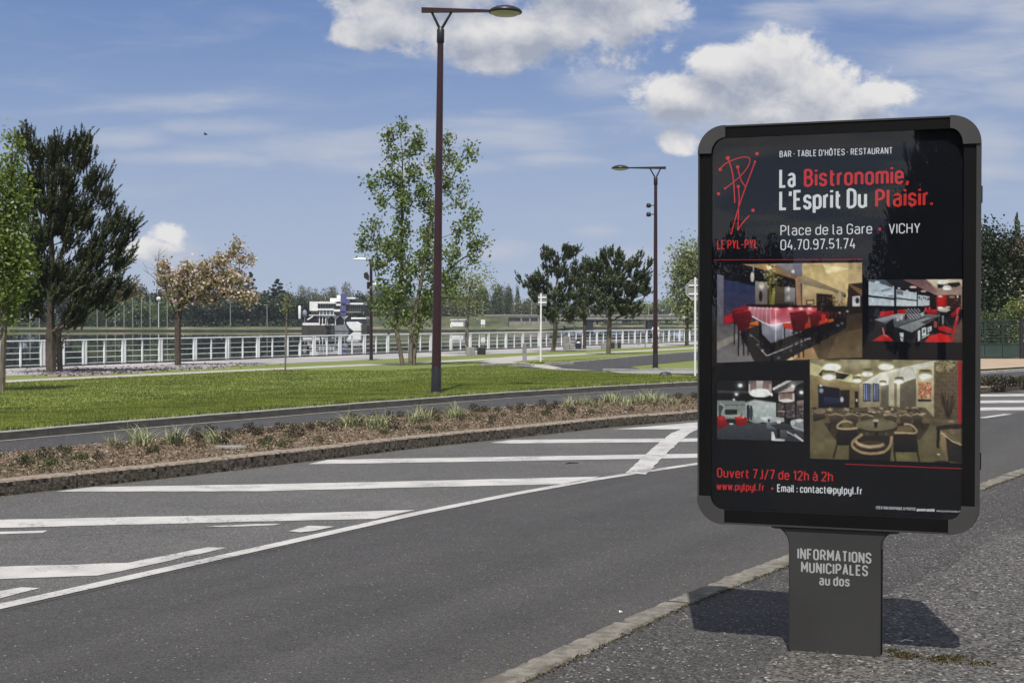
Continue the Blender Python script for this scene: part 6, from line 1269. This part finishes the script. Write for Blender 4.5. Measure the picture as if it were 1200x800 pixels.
mk('roof', prism([(WX(1176, 100)-ho[0], WZ(312, 100)+.4), (WX(1324, 100)-ho[0], WZ(312, 100)+.4), (WX(1290, 100)-ho[0], WZ(275, 100)+.4), (WX(1220, 100)-ho[0], WZ(275, 100)+.4)], -.4, 8.4), nmat('roof tiles', (.16, .07, .045), (.11, .055, .04), 4, .8), hs)
for x in (1222, 1262):
    w = bb('window', x, x+14, 330, 352, -.05, .02, M['glassd'], hs, 100, ho); bb('shutter', x-7, x-.3, 330, 352, -.07, -.01, M['white'], w, 100, ho); bb('shutter', x+14.3, x+21, 330, 352, -.07, -.01, M['white'], w, 100, ho)
# more of the park behind the panel
FT2 = [('green', 1010, 330, 70, 120, 'rounded, hidden behind the advertising panel by the garden'), ('dark', 1075, 320, 80, 110, 'behind the advertising panel, next to the steel gate')]
for k, x, y, w, Y, o in FT2: put(k, x, y, w, Y, -.5, o, 'trees hidden behind the panel')

# ------------------------------------------------------------------ what the glass mirrors: trees and a lamp across the street behind the viewer
def mirror_pos(px, L):
    d = ray(px, 300); d = d[:2]/np.linalg.norm(d[:2]); h = SC+SA*SP(px, 300)[0]; n = SN
    r = d-2*(d@n)*n; return h+r*L
for px, L, top, w, k, lb in ((1105, 34, 165, 95, 'cedar', 'tall conifer across the street mirrored in the right of the poster glass'), (1150, 40, 140, 120, 'cedar', 'second mirrored conifer, at the very right of the glass'), (862, 52, 265, 60, 'dark', 'dark tree mirrored at the left of the poster glass'), (905, 56, 280, 50, 'dark', 'dark tree mirrored between the logo and the lettering'), (1060, 50, 250, 70, 'dark', 'dark tree mirrored beside the conifer in the glass'), (960, 60, 300, 80, 'green', 'rounded tree mirrored low in the middle of the glass'), (1000, 62, 310, 60, 'dark', 'dark tree mirrored low behind the town name')):
    p = mirror_pos(px, L); tot = L+7; m = tot/F; r, H, R = FT[k]
    if k == 'cedar': r, H, R = BIGT, 8.6, 2.1
    dup(r, (p[0], p[1], -.1), 2., lb, (w*m/2/R, w*m/2/R, (CH+(HOR-top)*m+.1)/H))['group'] = 'trees across the street mirrored in the glass'
p = mirror_pos(1041, 70); l4 = dup(l2, (p[0], p[1], 0), .6, 'maroon street lamp across the street mirrored in the poster glass')

# ------------------------------------------------------------------ planting bed: mulch, tufts, low shrubs
n = 80000; tt = R_.uniform(5, 42, n); a, b = medK(tt)+.2, bedR(tt)-.03; s_ = a+(b-a)*R_.random(n)
C = np.c_[unst(tt, s_), R_.uniform(.02, .05, n)]
def chips(C, L0, Wd):
    n = len(C); a = runit(n); a[:, 2] *= .45; a /= np.linalg.norm(a, axis=1)[:, None]; b = np.cross(a, np.array([0, 0, 1.])+R_.normal(0, .45, (n, 3))); b /= np.linalg.norm(b, axis=1)[:, None]
    L = R_.uniform(.5, 1.4, n)[:, None]*L0; W_ = R_.uniform(.5, 1.3, n)[:, None]*Wd
    V = np.stack([C-a*L/2-b*W_/2, C-a*L/2+b*W_/2, C+a*L/2+b*W_/3, C+a*L/2-b*W_/3], 1).reshape(-1, 3); return (V, np.arange(n*4).reshape(-1, 4), 0)
stuff(mk('bark_mulch', [chips(C, .03, .014)], M['chip']))['label'] = 'brown bark mulch covering the planting bed'
n = 2600; tt = R_.uniform(5, 42, n); a, b = medK(tt)+.2, bedR(tt)-.03; s_ = a+(b-a)*R_.random(n); kk = noise_keep = (np.sin(tt*1.9)+np.sin(tt*.63+2)+R_.normal(0, .8, n)) > .2
C = np.repeat(np.c_[unst(tt, s_), np.full(n, .05)][kk], 6, 0); C += R_.normal(0, .035, C.shape)*[1, 1, .5]
stuff(mk('ground_cover', [leaves(C, .035, .02, .4)], M['shrubg']))['label'] = 'low sparse green weeds creeping over the mulch'
def tuft_mesh(name, nb, h, sp, w, m, curve_=.5):
    V, Fc = [], []
    for _ in range(nb):
        a = R_.uniform(0, 6.28); L = h*R_.uniform(.55, 1.15); o = R_.normal(0, sp*.25, 2); lean = R_.uniform(.1, .9)*curve_
        d = np.array([math.cos(a), math.sin(a)]); s = np.array([-d[1], d[0], 0])*w/2; k = len(V)
        for f in (0, .35, .7, 1.):
            c = np.array([o[0]+d[0]*lean*L*f*f, o[1]+d[1]*lean*L*f*f, L*(f-.28*lean*f*f)]); ww = (1-f**1.5)*.95+.05; V += [c-s*ww, c+s*ww]
        Fc += [[k+2*i, k+2*i+1, k+2*i+3, k+2*i+2] for i in range(3)]
    return once(name, [(np.array(V), Fc)], m)
tm = [tuft_mesh('grass_tuft', 44, .25, .20, .013, M['tuft'], 1.7) for _ in range(4)]
P_ = [(133,522),(163,519),(168,523),(198,518),(205,521),(250,520),(404,500),(412,499),(445,500),(438,502),(491,493),(484,496),(498,494),(535,488),(528,490),(540,490),(671,476),(680,473),(688,475),(712,470),(717,472),(726,471),(740,474),(748,470),(756,472),(762,470),(770,472),(778,470),(790,474),(733,476),(700,478),(665,479)]
ORD = 'first second third fourth fifth sixth seventh eighth ninth tenth eleventh twelfth thirteenth fourteenth fifteenth sixteenth seventeenth eighteenth'.split()
ZONE = [(0, 125, 'at the left edge'), (125, 245, 'below the cherry tree'), (245, 330, 'around the flat stone'), (330, 420, 'left of the short lamp'), (420, 505, 'left of the tallest lamp'), (505, 600, 'right of the tallest lamp'), (600, 700, 'below the small square sign'), (700, 830, 'beside the panel, left'), (830, 1300, 'beyond the panel, right')]
SEEN = {}
def sep(P, kind, lab, cat, group, meshes, z, sc):
    for i, (x, y) in enumerate(sorted(P)):
        zn = next(q[2] for q in ZONE if q[0] <= x < q[1]); SEEN[(group, zn)] = SEEN.get((group, zn), -1)+1
        lab_ = f'{lab}, {ORD[SEEN[(group, zn)]]} from the left of those {zn}'
        p = G(x, y, z); o = share(kind, meshes[i % len(meshes)], None, p, R_.uniform(0, 6.28), (R_.uniform(*sc),)*3)
        tag(o, lab_, cat, group)
sep(P_, 'grass_tuft', 'pale spiky grass tuft', 'grass tuft', 'ornamental grass tufts in the planting bed', tm, .02, (.75, 1.25))
def shrub_mesh(m, n, r, h, ls): 
    q = runit(n)*np.cbrt(R_.random((n, 1))); q = q*[r, r, h*.5]+[0, 0, h*.45]; return once('low_shrub', [leaves(q, ls, ls*.6)], m)
sm_ = [shrub_mesh(M['shrub'], 230, .13, .2, .035) for _ in range(3)]; sg_ = [shrub_mesh(M['shrubg'], 200, .14, .16, .04) for _ in range(2)]
P_ = [(229,511),(246,510),(280,508),(292,507),(209,524),(236,525),(317,507.5),(327,505),(345,504.5),(379,501.5),(374,519),(362,502),(303,511),(350,512),(268,512)]
for i in range(30): x = 395+i*14.3; P_.append((x+R_.uniform(-4, 4), np.interp(x, [400, 540, 680, 820], [494, 482.5, 473.2, 465])+R_.uniform(.5, 3)))
for i in range(26): x = 20+i*31; P_.append((x+R_.uniform(-9, 9), np.interp(x, [0, 147, 280, 400, 540, 680, 820], [534, 521, 507.5, 494.5, 483, 474, 466])+R_.uniform(4, 16)))
sep(P_, 'low_shrub', 'small dark shrub in mulch', 'shrub', 'dark low shrubs in the planting bed', sm_, .02, (.38, .85))
P_ = [(315,517),(308,521),(337,520),(330,524),(75,531),(95,540),(60,545),(30,541),(180,530),(560,492),(590,488),(450,508),(640,486),(575,497),(500,505),(1160,450),(1185,449)]
sep(P_, 'low_shrub', 'small green plant in mulch', 'plant', 'fresh green plants in the planting bed', sg_, .02, (.35, .75))
P_ = [(1154+i*5.3, 452.5-i*.12+R_.uniform(-1.5, 1.2)) for i in range(12)]
sep(P_, 'low_shrub', 'small dark shrub', 'shrub', 'dark low shrubs right of the panel', sm_, .02, (.9, 1.6))
fs = mk('flat_stone', [(lambda r: (np.array([[x*r_, y*r_*.4, z] for z, r_ in ((0, 1.), (.03, .96)) for x, y in r]), [[i, (i+1) % len(r), (i+1) % len(r)+len(r), i+len(r)] for i in range(len(r))]))([(math.cos(a)*(.19+.03*math.sin(3*a)), math.sin(a)*.22) for a in np.linspace(0, 6.283, 15)[:-1]]),
     (np.array([[math.cos(a)*(.19+.03*math.sin(3*a))*.96, math.sin(a)*.22*.4*.96, .03] for a in np.linspace(0, 6.283, 15)[:-1]]), [list(range(14))])], M['stone']); fs.location = G(270, 525, .03); tag(fs, 'flat pale stone lying in the mulch of the planting bed', 'stone')

# ------------------------------------------------------------------ lawn blades (nearest part), petals, debris
def blade_quads(C, h, w, lean=.35):
    n = len(C); a = R_.uniform(0, 6.283, n); s = np.c_[-np.sin(a), np.cos(a), np.zeros(n)]*w/2; hh = h*R_.uniform(.6, 1.3, n)
    tip = C+np.c_[np.cos(a)*lean*hh*R_.random(n), np.sin(a)*lean*hh*R_.random(n), hh]
    V = np.stack([C-s, C+s, tip], 1).reshape(-1, 3); return (V, np.arange(n*3).reshape(-1, 3), 0)
def scatter(n, t0, t1, fa, fb, pw=1.):
    tt = t0+(t1-t0)*R_.random(n)**pw; a, b = fa(tt), fb(tt); s = a+(b-a)*R_.random(n); P = unst(tt, s); k = (P[:, 0]/np.maximum(P[:, 1], 1) < .40) & (P[:, 0]/np.maximum(P[:, 1], 1) > -.52)
    return np.c_[P, ter(s)][k]
cl = [blade_quads(scatter(230000, 4, 60, off(farK, .14), lambda t: np.maximum(off(farK, 3.2)(t), 20), 1.2), .035, .014), blade_quads(scatter(220000, 10, 75, off(farK, 2.), lambda t: np.where(t > 45, 30, 36.), 1.1), .04, .03), blade_quads(scatter(9000, 5, 40, off(farK, .10), off(farK, .2)), .07, .014, .9)]
def not_road(C):   # keep the inner road and the paths clear
    P = C[0].reshape(-1, 3, 3)[:, 0]; tt = P[:, :2]@UV; s = P[:, :2]@NV
    px = 600+P[:, 0]/P[:, 1]*F; py = HOR+(CH-P[:, 2])/P[:, 1]*F
    lo = np.interp(px, [560, 640, 703, 766, 822, 900], [431, 427, 423.5, 417.5, 412.8, 405]); hi = np.interp(px, [560, 600, 661, 712, 822, 900], [424, 431, 434.5, 437, 441.5, 441])
    bad = (px > 570) & (py > lo) & (py < hi) | (s > pA(tt)-.1) & (s < pB(tt)+.05) | (px > 905)
    P3 = C[0].reshape(-1, 3, 3)[~bad].reshape(-1, 3); return (P3, np.arange(len(P3)).reshape(-1, 3), 0)
stuff(mk('lawn_grass', [not_road(c) for c in cl], M['blade']))['label'] = 'short mown green grass of the lawn'
# grass strip and petals
M['petal'] = leafmat('fallen petals', (.22, .175, .195), (.31, .27, .28), trans=.1)
pts = []
for (x, y, rx, ry, n) in ((205,431,60,4.5,700),(110,435.5,60,5,1200),(75,437,25,4,500),(260,427,45,3,150)):
    for _ in range(n):
        q_ = T0_ = None; px, py = random.gauss(x, rx*.6), random.gauss(y, ry*.5)
        d = ray(px, py); k = (-.45-CH)/d[2]; pts.append([d[0]*k, d[1]*k, -.44])
pts = np.array(pts); s = pts[:, :2]@NV; pts = pts[(s < 47.4) & (s > 38)]; s = pts[:, :2]@NV; pts[:, 2] = ter(s)+R_.uniform(.012, .03, len(pts))
stuff(mk('fallen_petals', [chips(pts, .09, .08)], M['petal']))['label'] = 'mauve pink cherry petals fallen on the promenade'
M['gravel'] = leafmat('loose grit', (.30, .28, .25), (.16, .15, .14), trans=0, c3=(.5, .48, .44), f3=.2)
n = 4000; tt = R_.uniform(3, 20, n); s_ = nearK(tt)-.2-np.abs(R_.normal(0, 1.2, n)); C = np.c_[unst(tt, s_), np.full(n, .009)]; C = C[np.abs(C[:, 0]) < C[:, 1]*.45]
def grit(C, r):
    n = len(C); o = R_.normal(0, 1, (n, 6, 3))*.15; b = np.array([[1, 0, 0], [-.5, .87, 0], [-.5, -.87, 0], [.4, 0, .7], [-.2, .35, .7], [-.2, -.35, .7]])
    V = C[:, None]+(b+o)*r*R_.uniform(.4, 1.3, (n, 1, 1)); q = np.array([[0, 1, 4, 3], [1, 2, 5, 4], [2, 0, 3, 5]])
    return [(V.reshape(-1, 3), (q[None]+(np.arange(n)*6)[:, None, None]).reshape(-1, 4), 0), (V[:, 3:].reshape(-1, 3), np.arange(n*3).reshape(-1, 3), 0)]
stuff(mk('loose_grit', grit(C, .0036), M['gravel']))['label'] = 'pale loose grit scattered on the pavement'
n = 1500; tt = R_.uniform(5, 30, n); f_ = np.where(R_.random(n) < .5, nearK(tt)+np.abs(R_.normal(0, .18, n)), medK(tt)-np.abs(R_.normal(0, .25, n)))
stuff(mk('gutter_debris', grit(np.c_[unst(tt, f_), np.full(n, -.118)], .006), M['chip']))['label'] = 'small brown debris lying along the kerbs'
# moss and weeds at the foot of the panel
M['moss'] = leafmat('moss', (.055, .06, .02), (.09, .085, .035), trans=.1, c3=(.06, .03, .02), f3=.3)
mp_ = []
for cx, cy, rx, ry, n in ((1062,768,16,3.5,420),(1110,772,24,4.5,650),(1150,777,16,3.,160),(1045,762,8,2.,120)):
    for _ in range(n): mp_.append(G(random.gauss(cx, rx*.5), random.gauss(cy, ry*.5), .004))
stuff(mk('moss_patch', [leaves(np.array(mp_)+[0, 0, .003], .014, .009)], M['moss']))['label'] = 'patchy green and rust moss on the asphalt right of the panel foot'

# a darker seam of dirt and moss between kerb and pavement
tt_ = np.arange(4, 24, .02); n_ = len(tt_)
C = np.repeat(np.c_[unst(tt_, nearK(tt_)-.168), np.full(n_, .004)], 3, 0); C[:, :2] += R_.normal(0, .012, (n_*3, 2))
stuff(mk('seam_moss', [leaves(C, .016, .010)], M['moss']))['label'] = 'thin seam of dirt and moss behind the near kerb'
def litter(name, px, py, z, L, w, m, lb, rz=.3):
    o = mk(name, tube([(-L/2, 0, .004), (-L*.1, w*.8, .012), (L/2, 0, .005)], w*.3, 5), m); o.location = G(px, py, z); o.rotation_euler[2] = rz; return tag(o, lb, cat='litter')
litter('twig', 671, 543, -.12, .16, .03, M['dark'], 'thin dark twig lying between two white hatch stripes', .4)
litter('white_stick', 1063, 752, .0, .07, .008, M['rail'], 'tiny white stick in the shadow right of the panel foot', .2)
litter('pale_chip', 728, 718, -.12, .022, .014, M['rail'], 'tiny white chip on the road beside the near kerb', 1.)
litter('pale_chip', 259, 528.5, -.119, .10, .05, M['rail'], 'white plastic scrap at the foot of the brown kerb', 1.) if False else None
lc = mk('lawn_lump', [lathe([(.001, .12), (.10, .1), (.15, .02), (.13, 0)], 8, sx=1.3)], M['dark']); lc.location = T(780, 440.2); tag(lc, 'small dark lump on the grass by the gravel strip', 'clod')
bd = empty('flying_bird', AT(241, 157.5, 120)); tag(bd, 'tiny dark bird flying in the open sky', 'bird')
mk('body', [lathe([(.01, -.18), (.06, -.08), (.07, .05), (.02, .16)], 8)], M['dark'], bd, True).rotation_euler = (0, math.pi/2, 0)
for s in (-1, 1): mk('wing', [(np.array([[-.06, 0, 0], [.08, 0, 0], [.0, s*.36, .12], [-.08, s*.3, .1]]), [[0, 1, 2, 3]])], M['dark'], bd)
# surface cracks and patches of road repair
M['tar'] = nmat('old tar', (.026, .026, .027), (.04, .04, .04), 20, .7)
def crack(pts, w, z, parent):
    P = np.array([G(*p, z)[:2] for p in pts]); P = np.array(spl3(np.c_[P, np.zeros(len(P))], 10))[:, :2]; P += R_.normal(0, .006, P.shape)
    tg = np.gradient(P, axis=0); tg /= np.linalg.norm(tg, axis=1)[:, None]; nn = np.c_[-tg[:, 1], tg[:, 0]]*(w*R_.uniform(.3, 1., (len(P), 1))); k = len(P)
    mk('crack', [(np.c_[np.r_[P+nn/2, P-nn/2], np.full(2*k, z)], [[i, i+1, k+i+1, k+i] for i in range(k-1)])], M['tar'], parent)
for pts in ([(0,716),(200,671),(420,622),(600,586),(820,548)], [(0,632),(180,622),(340,612)], [(680,604),(730,601),(752,606)]): crack(pts, .008, -.1165, road)

# thin haze over the river valley
hz = mk('haze', [box(-6100, 6100, -3100, 9100, -5, 34)], []); stuff(hz)['label'] = 'thin summer haze'
hm_ = bpy.data.materials.new('haze'); hm_.use_nodes = True; t = hm_.node_tree; t.nodes.clear(); o = t.nodes.new('ShaderNodeOutputMaterial'); v = t.nodes.new('ShaderNodeVolumePrincipled')
v.inputs['Color'].default_value = (.72, .82, .95, 1); v.inputs['Density'].default_value = .00014; t.links.new(v.outputs[0], o.inputs['Volume']); hz.data.materials.append(hm_)
